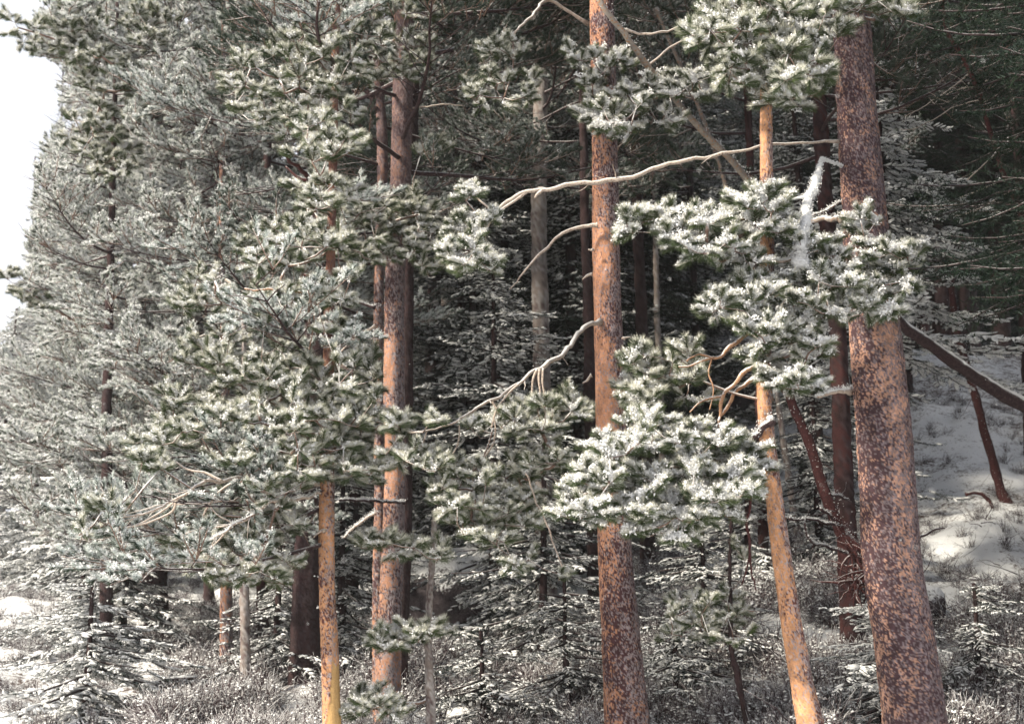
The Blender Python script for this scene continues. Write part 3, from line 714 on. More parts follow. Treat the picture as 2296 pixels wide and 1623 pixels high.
P, R = bare_limb(T3, twigs=8, tw=.2, px=[(1345, 722, 13, 12.9), (1315, 728, 14, 12.6), (1288, 762, 14, 12.3), (1262, 795, 14, 12), (1225, 818, 14, 11.8), (1195, 832, 12, 11.7), (1165, 858, 10, 11.6), (1120, 888, 9, 11.5), (1075, 910, 8, 11.4), (1030, 940, 7, 11.3), (985, 960, 6, 11.3), (930, 968, 6, 11.3), (895, 955, 5, 11.3)], Y=11.5, label='long pale drooping branch low on the middle trunk', sub=(
    [(1205, 828, 7), (1195, 850, 6), (1192, 880, 5), (1188, 905, 4)], [(1210, 828, 7), (1208, 850, 6), (1210, 880, 5), (1206, 900, 4)], [(1218, 825, 6), (1216, 860, 5), (1222, 895, 4)], [(1165, 860, 6), (1140, 885, 5), (1120, 905, 5), (1108, 935, 5), (1102, 960, 4)], [(1102, 895, 5), (1112, 912, 5), (1120, 930, 4)], [(1108, 990, 5), (1090, 1020, 5), (1062, 1050, 4), (1060, 1120, 3)], [(1030, 948, 3), (1028, 985, 4), (1020, 1010, 3), (1005, 1030, 3)], [(960, 965, 3), (952, 985, 3), (940, 1008, 3)], [(1108, 935, 4), (1112, 965, 4), (1108, 990, 4)]))
for s in ([(1328, 615, 8), (1316, 620, 7), (1303, 628, 4)], [(1326, 842, 8), (1315, 850, 7), (1305, 858, 4)], [(1330, 560, 6), (1320, 560, 4)], [(1398, 760, 7), (1412, 755, 4)]):
    bare_limb(T3, s, Y=12.8)
bare_limb(T3, [(1335, 1025, 22, 12.9), (1305, 1055, 20, 12.6), (1278, 1090, 16, 12.4), (1255, 1130, 10, 12.3)], mat=M_RLIMB, snow=.9, label='stout snow-topped stub sloping down left of the middle trunk')
bare_limb(T3, [(1320, 55, 8, 13.2), (1232, 4, 9, 13), (1195, 38, 9, 12.6), (1158, 68, 7, 12.4), (1150, 90, 5, 12.4)])
# limbs of the slim orange pine
bare_limb(T2, [(1700, 735, 10), (1668, 752, 12), (1640, 778, 13), (1612, 798, 10), (1590, 800, 8), (1565, 792, 7), (1540, 808, 5)], mat=M_OLIMB, Y=10.1, sub=([(1600, 800, 7), (1575, 808, 6), (1545, 820, 5), (1520, 822, 4)], [(1595, 800, 4), (1592, 840, 4), (1598, 880, 3), (1590, 920, 3)]))
bare_limb(T2, [(1705, 818, 12), (1675, 832, 13), (1645, 862, 12), (1622, 885, 11), (1618, 920, 9), (1612, 955, 6)], mat=M_OLIMB, Y=10.0, sub=([(1625, 885, 7), (1590, 892, 6), (1565, 905, 4), (1548, 925, 3)],))
bare_limb(T2, [(1705, 842, 11), (1670, 865, 12), (1640, 895, 11), (1622, 925, 9), (1616, 950, 5)], mat=M_OLIMB, Y=10.3)
bare_limb(T2, [(1728, 945, 17), (1708, 958, 18), (1688, 985, 19), (1670, 1010, 17)], mat=M_DLIMB, Y=10.0, snow=1.0, label='short thick stub heavy with snow on the slim orange pine')
bare_limb(T2, [(1715, 1010, 8, 10.1), (1698, 1060, 8, 10), (1692, 1090, 9, 9.9), (1680, 1120, 9, 9.9), (1677, 1180, 9, 9.9), (1684, 1235, 8, 9.9), (1688, 1270, 6, 9.9), (1694, 1330, 3, 9.9)], mat=M_RLIMB, Y=9.9, sub=([(1684, 1235, 5), (1676, 1275, 4), (1664, 1310, 3)],))
bare_limb(T2, [(1700, 582, 7), (1730, 580, 9), (1760, 584, 9), (1790, 575, 8), (1830, 560, 5)], Y=9.9, mat=M_LIMB, snow=.8)
bare_limb(T2, [(1690, 650, 9), (1735, 665, 9), (1755, 655, 8), (1775, 640, 5)], Y=9.8, snow=.8)
bare_limb(T2, [(1735, 740, 5), (1745, 715, 6), (1755, 685, 6), (1772, 660, 4)], Y=9.8)
# limbs of the thickest pine
bare_limb(T1, [(1885, 372, 4, 10.9), (1860, 362, 5, 10.7), (1845, 364, 9, 10.5), (1833, 395, 20, 10.3), (1822, 425, 26, 10.2), (1810, 460, 28, 10.1), (1806, 500, 30, 10.0), (1800, 528, 34, 9.9), (1795, 560, 34, 9.8), (1800, 590, 50, 9.8), (1806, 612, 30, 9.8)], Y=10.1, mat=M_SNOW, fuzzy=1, label='crooked limb plastered white with snow left of the thickest trunk', sub=([(1815, 440, 8), (1790, 442, 7), (1768, 448, 5)],))
bare_limb(T1, [(1905, 878, 13, 11), (1875, 878, 12, 10.7), (1850, 884, 11, 10.6), (1832, 892, 7, 10.5)], snow=.8)
bare_limb(T1, [(2030, 1215, 10, 11.1), (2060, 1205, 8, 11.2), (2090, 1190, 6, 11.2), (2120, 1183, 3, 11.2)], mat=M_DLIMB)
for s in ([(1890, 495, 14, 11), (1850, 492, 14, 11.3), (1800, 500, 15, 11.6), (1750, 520, 12, 11.8), (1690, 535, 7, 11.9)], [(1880, 455, 5, 11), (1850, 470, 5, 11), (1820, 492, 4, 11)]): bare_limb(T1, s, mat=M_GLIMB, snow=.5)
for s in ([(1700, 1070, 6), (1770, 1120, 5)],): pass
# limbs of the close pair
bare_limb(T5b, [(842, 730, 8), (810, 750, 7), (780, 775, 6), (755, 800, 4)], Y=14.6, mat=M_LIMB)
bare_limb(T5b, [(845, 250, 20, 14.9), (830, 215, 18, 14.9), (800, 185, 14, 14.9), (785, 165, 9, 14.9)], mat=M_DLIMB)
bare_limb(T5b, [(842, 690, 8), (800, 675, 8), (760, 655, 7), (720, 635, 5)], Y=14.7, mat=M_DLIMB, snow=.5)
bare_limb(T5, [(905, 1128, 6, 14.4), (880, 1125, 8, 14.1), (840, 1125, 8, 13.8), (800, 1122, 7, 13.6), (760, 1118, 6, 13.4)], mat=M_DLIMB, snow=.6)
bare_limb(T5, [(905, 245, 5), (950, 240, 5), (1000, 235, 4), (1040, 238, 2)], Y=14.5)
bare_limb(T5, [(900, 118, 6), (940, 135, 5), (965, 150, 4), (990, 200, 2)], Y=14.3, mat=M_DLIMB)
bare_limb(T5b, [(842, 1150, 7), (815, 1165, 8), (790, 1185, 7), (770, 1205, 5)], Y=14.5, snow=.6)
# limbs of the peeled pine
bare_limb(T4, [(725, 1085, 14, 12), (690, 1082, 14, 11.9), (640, 1080, 14, 11.7), (580, 1080, 14, 11.6), (540, 1072, 13, 11.5), (500, 1078, 12, 11.4), (460, 1078, 10, 11.3), (425, 1100, 9, 11.2), (380, 1125, 8, 11.2), (330, 1150, 7, 11.1), (280, 1160, 5, 11.1), (262, 1158, 3, 11.1)], mat=M_LIMB, Y=11.3, label='long reddish bough sweeping far left, fanning into bare snowy twigs', twigs=12, tw=.35, sub=(
    [(500, 1076, 7), (460, 1060, 6), (420, 1050, 5), (395, 1035, 4)], [(400, 1115, 7), (385, 1145, 6), (340, 1168, 5), (280, 1182, 4), (240, 1172, 3)], [(540, 1075, 6), (500, 1095, 6), (470, 1130, 6), (455, 1160, 4)], [(420, 1100, 5), (370, 1140, 5), (310, 1175, 4), (250, 1190, 3)], [(470, 1130, 4), (490, 1155, 4), (525, 1172, 3)], [(380, 1128, 5), (420, 1128, 4), (510, 1125, 2)]))
bare_limb(T4, [(722, 1100, 10, 12), (690, 1115, 10, 11.8), (650, 1120, 10, 11.6), (610, 1122, 11, 11.4), (570, 1148, 10, 11.3), (530, 1172, 9, 11.2), (490, 1200, 7, 11.1), (460, 1220, 5, 11.1), (430, 1228, 3, 11)], mat=M_LIMB, Y=11.3, snow=.5, twigs=8, tw=.3, sub=([(540, 1165, 6), (500, 1180, 5), (440, 1188, 4), (400, 1205, 3)], [(520, 1178, 5), (480, 1220, 4), (450, 1235, 3)]))
bare_limb(T4, [(728, 960, 12), (690, 965, 12), (650, 985, 13), (620, 1000, 14), (595, 1028, 14), (575, 1042, 10)], mat=M_DLIMB, Y=11.6, snow=.6)
bare_limb(T4, [(728, 640, 12), (705, 625, 14), (680, 620, 10)], mat=M_RLIMB, Y=11.9)
bare_limb(T4, [(728, 660, 8), (690, 655, 9), (640, 655, 8), (600, 650, 7), (550, 648, 5)], mat=M_OLIMB, Y=11.8)
bare_limb(T4, [(728, 735, 12), (700, 725, 12), (690, 722, 8)], mat=M_RLIMB, Y=11.9)
bare_limb(T4, [(730, 835, 12), (718, 825, 14), (715, 850, 12), (728, 870, 8)], mat=M_RLIMB, Y=11.9)
bare_limb(T4, [(700, 410, 14, 12.6), (675, 385, 13, 12.3), (650, 360, 10, 12.1), (635, 340, 5, 12)], mat=M_RLIMB, sub=([(690, 405, 8), (665, 395, 7), (640, 375, 4)],))
bare_limb(T4, [(742, 790, 7), (800, 750, 6), (830, 735, 3)], Y=12.2)
bare_limb(T4, [(728, 1190, 8), (715, 1195, 6), (705, 1205, 3)], Y=11.9)
# left pine limbs
bare_limb(T7, [(368, 810, 16), (350, 790, 14), (310, 770, 9), (270, 765, 6)], Y=21.8, mat=M_DLIMB, sub=([(360, 790, 8), (345, 765, 6), (330, 750, 4)], [(352, 792, 8), (310, 800, 6), (230, 795, 3)], [(372, 800, 8), (390, 780, 7), (400, 760, 4)]))
for s in ([(360, 995, 9), (310, 993, 8), (250, 985, 5), (215, 982, 3)], [(355, 1180, 7), (300, 1140, 6), (260, 1110, 4)], [(365, 935, 5), (300, 930, 5), (210, 932, 3)], [(350, 880, 5), (300, 870, 5)], [(360, 1010, 6), (300, 1030, 6), (255, 1050, 3)]):
    bare_limb(T7, s, Y=21.7, mat=M_DLIMB)
# dark limbs against the pale left mass
bare_limb(T8, [(500, 620, 9), (470, 635, 8), (440, 660, 6), (410, 668, 3)], Y=17.5, mat=M_DLIMB, snow=.6)
bare_limb(T8, [(505, 625, 6), (580, 690, 5), (520, 745, 5), (440, 755, 3)], Y=17.4, snow=.5)

# boughs with needles
bough(T1, [[(1905, 640, 16, 11), (1860, 628, 16, 10.4), (1800, 600, 18, 10.0)], [(1925, 600, 12, 11), (1930, 560, 12, 10.6), (1945, 520, 9, 10.4)], [(1960, 640, 12, 11), (2000, 630, 11, 10.5), (2040, 600, 8, 10.3)]],
      [(1800, 560, 22, 24, 6, 10.0), (1850, 600, 70, 50, 24, 10.1), (1935, 520, 26, 40, 9, 10.4), (1990, 610, 62, 50, 24, 10.3), (2030, 590, 28, 34, 9, 10.3), (1880, 680, 70, 40, 20, 10.1), (1790, 690, 40, 40, 12, 10.0), (1830, 640, 50, 30, 12, 10.0), (1975, 680, 40, 30, 9, 10.3)], sc=1.05)
bough(T2, [[(1715, 690, 8), (1690, 700, 8), (1660, 690, 6)], [(1720, 800, 8), (1760, 800, 8), (1800, 780, 6)], [(1760, 700, 7), (1790, 730, 6)]],
      [(1645, 685, 62, 26, 14, 9.9), (1615, 690, 26, 18, 5, 9.8), (1700, 660, 40, 26, 10, 9.9), (1700, 745, 34, 34, 9, 9.9), (1780, 745, 44, 34, 12, 9.8), (1760, 850, 46, 26, 10, 9.9), (1820, 800, 26, 30, 6, 9.9), (1800, 862, 30, 16, 4, 9.8), (1695, 800, 26, 20, 5, 9.9)], sc=1.05)
bough(T2, [[(1718, 520, 8), (1690, 500, 9), (1650, 480, 8), (1590, 485, 8)], [(1718, 560, 9), (1680, 570, 9), (1640, 560, 7)], [(1718, 500, 8), (1740, 470, 7)]],
      [(1470, 510, 62, 24, 17, 9.9), (1425, 505, 24, 22, 5, 9.8), (1540, 520, 50, 36, 14, 9.9), (1570, 555, 56, 30, 14, 9.8), (1655, 575, 45, 26, 10, 9.8), (1690, 470, 40, 36, 15, 9.9), (1745, 460, 24, 44, 10, 9.9), (1600, 500, 40, 26, 7, 9.9), (1700, 525, 60, 22, 10, 9.9)], sc=1.05)
bough(T2, [[(1718, 900, 8), (1640, 880, 6), (1560, 850, 6), (1500, 840, 5)]],
      [(1450, 815, 48, 22, 12, 10.6), (1440, 860, 45, 24, 12, 10.6), (1510, 860, 45, 26, 12, 10.5), (1540, 815, 34, 22, 7, 10.4), (1440, 900, 40, 18, 6, 10.6), (1560, 895, 30, 16, 4, 10.4)], key='shoot_light', sc=1.05)
bough(T2, [[(1715, 1000, 12, 10.1), (1660, 1015, 14, 9.9), (1600, 1030, 12, 9.8), (1500, 1050, 9, 9.7), (1420, 1080, 8, 9.7)], [(1600, 1035, 8, 9.8), (1560, 1080, 8, 9.7), (1520, 1130, 6, 9.7)]],
      [(1440, 1000, 100, 20, 26, 9.8, 8), (1560, 1000, 70, 34, 22, 9.8), (1660, 1040, 50, 40, 22, 9.8), (1360, 1010, 40, 20, 8, 9.8), (1380, 1075, 95, 30, 26, 9.7), (1300, 1100, 28, 28, 8, 9.7), (1530, 1070, 90, 26, 22, 9.7), (1340, 1160, 66, 24, 14, 9.7), (1480, 1145, 66, 36, 24, 9.7), (1570, 1150, 60, 40, 20, 9.7), (1440, 1185, 50, 18, 10, 9.7), (1640, 1095, 50, 30, 12, 9.8), (1290, 1165, 26, 14, 4, 9.7), (1540, 1200, 40, 14, 5, 9.7), (1450, 955, 50, 20, 8, 9.9)], sc=1.0)
bough(T3, [[(1352, 260, 9), (1390, 255, 9), (1450, 240, 7)], [(1352, 160, 8), (1320, 150, 7)], [(1390, 255, 7), (1500, 210, 6), (1590, 200, 5)]],
      [(1310, 130, 30, 24, 8, 12.6), (1370, 150, 40, 20, 9, 12.5), (1320, 250, 34, 28, 10, 12.5), (1400, 250, 70, 50, 30, 12.4), (1460, 210, 50, 34, 14, 12.4), (1550, 190, 60, 34, 18, 12.3), (1380, 295, 50, 20, 8, 12.4), (1610, 200, 28, 26, 7, 12.3), (1490, 270, 40, 24, 7, 12.4), (1340, 190, 30, 20, 5, 12.5)], sc=1.0)
bough(T2, [[(1718, 90, 8), (1680, 100, 8), (1620, 100, 6)], [(1718, 110, 8), (1770, 130, 8), (1830, 150, 6)]],
      [(1600, 70, 60, 50, 22, 10), (1680, 40, 70, 44, 24, 10), (1760, 70, 60, 60, 26, 10), (1690, 130, 80, 40, 26, 10), (1780, 150, 50, 40, 16, 10), (1640, 170, 50, 24, 10, 10), (1740, 210, 50, 22, 9, 10), (1790, 220, 30, 20, 5, 10), (1850, 60, 40, 46, 12, 10.2), (1835, 180, 26, 30, 5, 10)], key='shoot_light', sc=1.05)
bough(T1, [[(1910, 40, 10, 11), (1870, 30, 8, 10.8), (1840, 30, 6, 10.6)], [(1915, 35, 9, 11), (1960, 45, 8, 10.8)]],
      [(1870, 30, 60, 30, 16, 10.6), (1950, 25, 50, 24, 10, 10.6), (2000, 20, 40, 24, 8, 10.6)], key='shoot_light', sc=1.0)
bough(T1, [[(1100, 480, 5, 10.8), (1060, 530, 4, 10.8)]],
      [(1028, 440, 26, 20, 6, 10.8), (1045, 520, 30, 26, 9, 10.8), (1020, 565, 34, 20, 8, 10.8), (1075, 600, 44, 16, 11, 10.8), (1100, 500, 18, 14, 4, 10.8), (1050, 575, 20, 16, 4, 10.8), (1030, 612, 24, 8, 3, 10.8)], sc=1.0)
bough(T3, [[(930, 968, 4, 11.3), (890, 955, 3, 11.3)], [(1200, 900, 4, 11.6), (1215, 950, 4, 11.6)], [(1105, 960, 4, 11.5), (1090, 1010, 4, 11.5), (1060, 1060, 3, 11.5)]],
      [(905, 965, 34, 22, 9, 11.3), (970, 945, 26, 12, 5, 11.3), (1210, 915, 40, 16, 11, 11.6), (1280, 915, 46, 20, 12, 11.7), (1165, 940, 40, 18, 10, 11.5), (1090, 955, 40, 14, 9, 11.5), (1200, 970, 60, 26, 15, 11.6), (900, 1020, 36, 20, 9, 11.3), (970, 1040, 55, 18, 14, 11.4), (1050, 1060, 50, 22, 12, 11.5), (1200, 1040, 60, 36, 20, 11.8), (1010, 1090, 50, 18, 10, 11.4), (1000, 1135, 40, 10, 8, 11.3), (1050, 1140, 45, 14, 9, 11.4), (1110, 1100, 50, 30, 13, 11.6), (1170, 1100, 44, 36, 13, 11.8), (1070, 1180, 60, 24, 14, 11.5), (1160, 1170, 46, 30, 11, 11.7), (1160, 1255, 26, 12, 4, 11.4), (1265, 1290, 14, 14, 3, 11.4), (1120, 1215, 40, 14, 5, 11.5)], key='shoot_light', sc=.95)
bare_limb(T3, [(1180, 1060, 5), (1200, 1110, 5), (1215, 1150, 5), (1235, 1200, 5), (1260, 1270, 4)], Y=11.5, mat=M_LIMB)
bough(T3, [[(1150, 75, 5, 12.4), (1150, 150, 4, 12.4), (1130, 220, 4, 12.4)]],
      [(1100, 115, 24, 16, 5, 12.4), (1150, 110, 26, 30, 7, 12.4), (1110, 165, 40, 26, 9, 12.4), (1060, 210, 36, 16, 7, 12.4), (1110, 225, 44, 30, 9, 12.5), (1180, 200, 26, 30, 6, 12.4)], key='shoot_light', sc=.95)
bough(T10, [[(964, 1400, 6), (930, 1410, 6), (890, 1430, 4)], [(972, 1215, 5), (930, 1215, 5), (870, 1220, 4)], [(964, 1420, 5), (985, 1410, 4)]],
      [(900, 1435, 50, 20, 14, 12.1), (940, 1410, 40, 18, 10, 12.2), (860, 1452, 20, 12, 4, 12.1), (980, 1425, 20, 14, 4, 12.3), (850, 1218, 46, 16, 11, 12.1), (910, 1230, 46, 18, 12, 12.1), (965, 1245, 30, 16, 6, 12.1), (830, 1225, 24, 14, 5, 12.1)], key='shoot_light', sc=.95)
bough(T10, [[(966, 1560, 8), (940, 1575, 7), (880, 1575, 5), (840, 1575, 4)]], [(830, 1570, 45, 16, 9, 12), (880, 1590, 50, 14, 9, 12), (800, 1590, 30, 12, 5, 12)], key='shoot_light', sc=.95)
bough(T4, [[(736, 1040, 9, 12), (700, 1030, 8, 11.6), (620, 1010, 6, 11.4)], [(738, 800, 8, 12), (790, 830, 7, 11.6)], [(738, 480, 8, 12), (690, 470, 7, 11.6)], [(740, 200, 8, 12.5), (700, 180, 7, 12)]],
      [(640, 960, 110, 70, 60, 11.5), (780, 960, 80, 60, 36, 11.6), (700, 1045, 100, 30, 30, 11.6), (800, 860, 60, 60, 30, 11.7), (700, 930, 70, 50, 26, 11.4), (650, 830, 80, 60, 36, 11.7), (700, 545, 70, 40, 24, 11.6), (720, 440, 70, 40, 26, 11.6), (720, 300, 90, 80, 44, 11.8), (720, 130, 100, 90, 50, 12), (600, 200, 90, 90, 40, 12.2), (620, 560, 70, 50, 24, 11.8), (590, 700, 80, 50, 28, 12), (560, 900, 70, 60, 28, 12), (480, 980, 90, 50, 30, 12), (580, 1040, 80, 30, 20, 11.6), (830, 1060, 60, 30, 14, 11.8), (745, 640, 46, 50, 14, 11.6), (735, 740, 30, 24, 6, 11.6), (400, 930, 80, 50, 24, 12.2), (480, 800, 80, 50, 26, 12.4), (440, 660, 70, 40, 18, 12.8), (360, 1000, 60, 30, 12, 12.0), (800, 60, 60, 60, 20, 12.4)], key='shoot_light', sc=1.0, dy=.4)
bough(T4, [[(580, 1148, 6, 11.3), (530, 1172, 5, 11.2)], [(620, 1130, 7, 11.6), (600, 1200, 6, 11.6)]],
      [(520, 1130, 80, 30, 18, 12.0), (600, 1170, 60, 40, 20, 12.0), (540, 1220, 80, 30, 24, 12.0), (430, 1200, 70, 24, 12, 12.0), (350, 1045, 40, 12, 7, 11.2), (250, 1150, 50, 14, 7, 11.2), (600, 1290, 70, 40, 20, 11.8), (500, 1280, 60, 24, 14, 11.7), (420, 1240, 60, 18, 12, 11.6), (640, 1100, 60, 30, 16, 11.5), (200, 1180, 30, 14, 5, 11.2)], key='shoot_light', sc=1.0, dy=.35)
TY = make_tree('sapling', 'thin young pine with pale frosted tufts right of the middle trunk', [(1640, 1150, 6), (1637, 1300, 8), (1640, 1450, 11), (1650, 1500, 13)], 12.6, 'dark', H=2.4, cell=.05, res=.02, seed=23, flare=1.05, top=False)
bough(TY, [[(1638, 1330, 6), (1580, 1350, 4), (1520, 1380, 3)], [(1640, 1360, 5), (1690, 1370, 4)]], [(1600, 1345, 50, 16, 9, 12.4), (1530, 1375, 46, 22, 9, 12.3), (1580, 1410, 60, 22, 10, 12.3), (1660, 1385, 40, 26, 9, 12.4), (1520, 1430, 36, 16, 5, 12.3), (1640, 1430, 36, 16, 5, 12.4), (1640, 1250, 30, 30, 3, 12.5)], key='shoot_light', sc=.85)
# pads in front of the close pair
bough(T5b, [[(850, 560, 8, 14.6), (800, 545, 7, 14.2), (760, 550, 5, 14)], [(852, 540, 8, 14.6), (880, 500, 8, 14), (940, 480, 5, 13.9)], [(850, 150, 9, 14.8), (860, 110, 8, 14.2), (900, 80, 6, 13.9)]],
      [(870, 480, 70, 32, 26, 14), (800, 500, 60, 24, 16, 14), (940, 500, 50, 36, 17, 14), (760, 555, 45, 14, 11, 13.9), (860, 560, 70, 26, 22, 13.9), (940, 560, 40, 26, 10, 13.9), (900, 455, 44, 18, 9, 14), (700, 430, 40, 20, 7, 14), (850, 60, 50, 50, 16, 13.8), (930, 110, 40, 40, 12, 13.9), (880, 160, 46, 30, 10, 13.8), (820, 130, 40, 50, 12, 13.9), (950, 30, 40, 30, 10, 13.9), (960, 330, 40, 24, 6, 14), (960, 600, 30, 18, 5, 13.9)], key='shoot_light', sc=1.0)
# crowns
tl = dict(parts=True)
fl = lambda z0, z1: None
crown(T5, 31, 6.6, 17.5, 3.0, 56, 'spray_shaded', spacing=.17, sc=1.0, lift=(-.1, .4))
crown(T5b, 32, 5.8, 14.5, 2.0, 26, 'spray_dark', spacing=.17)
crown(T4, 33, 3.0, 12.6, 2.1, 50, 'spray', spacing=.14, keep=lambda P: (lambda u, v: ((u < 835) & (u > 350) & (v < 1120)))(*UV(P)), shape=lambda k: .65 + .35 * math.sin(k * 3))
crown(T4, 34, 2.6, 4.0, 2.2, 12, 'spray', az=(130, 235), spacing=.13, keep=lambda P: (lambda u, v: (v > 960) & (v < 1330 - (u < 620) * 0) & (u < 720))(*UV(P)), lift=(-.45, -.05))
crown(T3, 35, 8.6, 17.6, 3.0, 50, 'spray_dark')
crown(T1, 36, 8.2, 18.6, 3.6, 64, 'spray_shaded')
crown(T2, 37, 7.2, 10.8, 1.5, 20, 'spray')
crown(T7, 38, 3.0, 14.6, 2.7, 76, 'spray_white', spacing=.15, shape=lambda k: .55 + .45 * (1 - k), inner=.12)
crown(T7, 44, 3.6, 12.5, 2.2, 30, 'spray_white', az=(200, 340), spacing=.14, inner=0)
crown(T8, 45, 3.4, 10, 1.6, 20, 'spray_white', az=(200, 340), spacing=.15, inner=0, keep=lambda P: (lambda u, v: v < 1290)(*UV(P)))
crown(T8, 39, 3.0, 11.6, 2.0, 56, 'spray_white', spacing=.15, inner=.1, keep=lambda P: (lambda u, v: v < 1290)(*UV(P)))
crown(T6, 40, 5.5, 18.4, 2.6, 40, 'spray', inner=.2)
crown(T9, 41, 3.2, 5.1, 1.2, 16, 'spray', spacing=.14, lift=(-.5, .1), keep=lambda P: (lambda u, v: v < 1400)(*UV(P)))

# ================================================================== mid-distance pines of the left mass
LM = [  # u of trunk at v=811, Y, H, crown from, radius, count, key
    (250, 30, 15.5, 2.2, 2.8, 70, 'spray_white', 'pale snowy pine rising left of the flared trunk'),
    (180, 38, 17, 1.5, 3.0, 70, 'spray_white', 'hazy white pine standing beyond the left slope'),
    (120, 47, 17, 1.5, 3.0, 60, 'spray_white', 'faint snowy pine near the left edge of the wood'),
    (62, 58, 17, 1.0, 3.0, 55, 'spray_white', 'small distant pine lowest on the sky line at left'),
    (10, 72, 18, 1.0, 3.2, 50, 'spray_white', 'farthest pale pine at the very left edge'),
    (470, 25, 17, 3.0, 2.6, 64, 'spray_white', 'full snowy pine behind the pale brown trunk'),
    (590, 21, 18, 3.2, 2.4, 60, 'spray', 'tall green and white pine left of the massive dark trunk'),
    (330, 27, 17, 3.0, 2.8, 66, 'spray_white', 'broad snowy pine just behind the flared trunk'),
    (430, 36, 20, 3.0, 3.0, 60, 'spray_white', 'tall pale pine deep in the left wood'),
    (640, 30, 20, 4.0, 2.8, 60, 'spray', 'grey green pine behind the slim peeled pine'),
    (790, 24, 19, 3.6, 2.4, 56, 'spray_dark', 'dim pine seen between the peeled pine and the close pair'),
    (240, 19.5, 9.5, 5.0, 1.9, 26, 'spray_white', 'nearer pine holding dark boughs against the sky, upper left'),
]
for n, (u, Y, H, z0, rad, nb, key, lab) in enumerate(LM):
    top_v = 811
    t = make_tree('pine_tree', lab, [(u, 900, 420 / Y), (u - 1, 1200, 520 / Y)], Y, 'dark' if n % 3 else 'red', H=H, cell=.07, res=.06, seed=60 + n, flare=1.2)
    crown(t, 100 + n, t.base[2] + z0, t.base[2] + H - .3, rad, nb, key, spacing=.2 if Y > 25 else .17, parts=False, inner=.1, sc=1.0 if Y < 30 else 1.25, shape=lambda k: .4 + .6 * (1 - k) ** .7)

    if n == 11:
        bough(t, [[(240, 110, 9, 19), (160, 100, 8, 18.5), (100, 80, 6, 18.4), (40, 62, 4, 18.4)]], [(15, 50, 22, 14, 5, 18.4), (25, 72, 22, 8, 3, 18.4), (75, 100, 30, 12, 6, 18.4), (90, 62, 22, 14, 5, 18.4), (140, 60, 34, 30, 12, 18.4), (150, 110, 40, 24, 14, 18.4), (190, 60, 50, 40, 18, 18.5), (200, 130, 50, 24, 14, 18.5), (90, 120, 24, 8, 3, 18.4), (165, 20, 30, 20, 8, 18.5), (250, 170, 60, 50, 24, 18.6), (240, 270, 60, 50, 22, 18.6), (260, 360, 60, 40, 20, 18.7), (180, 300, 40, 40, 12, 18.7), (340, 220, 60, 50, 20, 18.7), (330, 60, 70, 50, 26, 18.6)], key='shoot_light', sc=1.25, dy=.2)
    if n == 7:
        bough(t, [[(230, 760, 9, 24), (150, 710, 8, 23), (90, 670, 6, 22.5), (40, 640, 4, 22.5)]], [(25, 625, 12, 14, 4, 22.5), (35, 650, 20, 8, 4, 22.5), (70, 665, 26, 14, 6, 22.5), (110, 680, 30, 14, 8, 22.6)], key='shoot_light', sc=1.4, dy=.15)

# ================================================================== trunks seen in the dark wood behind
BT = [
    ([(1205, 0, 30), (1212, 200, 32), (1208, 500, 34), (1213, 750, 36), (1218, 1000, 40)], 21, 'grey', 'grey trunk left of the middle pine, half hidden by dark spruce'),
    ([(1070, 280, 16), (1073, 500, 17), (1077, 740, 19), (1085, 1000, 22)], 24, 'dark', 'narrow blackish trunk under the tip of the long bare branch'),
    ([(1128, 100, 14), (1130, 500, 16), (1132, 700, 18), (1130, 900, 20)], 26, 'dark', 'thin dark trunk between the grey and the narrow blackish trunks'),
    ([(1425, 300, 22), (1430, 500, 24), (1438, 700, 26), (1442, 850, 28)], 22, 'dark', 'dusky trunk close behind the middle pine on its right'),
    ([(1470, 560, 12), (1473, 700, 13), (1477, 800, 14)], 23, 'grey', 'pole-thin trunk right of the dusky trunk'),
    ([(1312, 480, 20), (1320, 700, 24), (1323, 900, 28), (1326, 1000, 30)], 20, 'dark', 'dark trunk peeping out left of the middle pine'),
    ([(1848, 400, 34), (1864, 600, 36), (1880, 800, 39), (1888, 1000, 41), (1893, 1090, 44)], 15.5, 'red', 'reddish trunk standing behind the left side of the thickest trunk'),
    ([(1690, 560, 18), (1700, 720, 18), (1704, 900, 20)], 19, 'red', 'thin reddish trunk directly behind the slim orange pine'),
    ([(1742, 880, 10), (1752, 960, 12), (1758, 1000, 14)], 22, 'grey', 'short thin grey stem on the snow behind the slim orange pine'),
    ([(1552, 560, 16), (1556, 650, 16), (1560, 760, 18)], 28, 'dark', 'small dark trunk above the rock overhang'),
    ([(2150, 0, 26), (2160, 300, 28), (2170, 600, 30), (2180, 860, 32)], 38, 'dark', 'dark trunk behind the thin red leaning stem, upper right'),
    ([(2225, 250, 30), (2238, 600, 36), (2250, 800, 40), (2256, 905, 46)], 37, 'dark', 'dim brown trunk whose foot meets the snow at far right'),
    ([(2120, 100, 22), (2130, 500, 26), (2140, 800, 30)], 42, 'dark', 'faint trunk in the darkest part of the wood'),
    ([(2060, 0, 20), (2066, 400, 24), (2070, 700, 26)], 44, 'red', 'maroon trunk right behind the thickest pine'),
    ([(1040, 850, 16), (1050, 1000, 20), (1058, 1180, 24)], 23, 'dark', 'dark trunk behind the drooping branch tips'),
    ([(985, 0, 26), (990, 300, 28), (995, 600, 30)], 27, 'grey', 'grey trunk fading into the spruces right of the close pair'),
    ([(1520, 100, 18), (1530, 400, 20), (1540, 700, 24)], 34, 'dark', 'distant dark trunk behind the crossing fallen poles'),
    ([(1780, 250, 26), (1790, 500, 28), (1800, 800, 30)], 27, 'dark', 'shadowy trunk between the slim orange and the thickest pines'),
    ([(2290, 500, 20), (2300, 750, 24)], 24, 'dark', 'dark trunk at the right edge above the leaning log'),
]
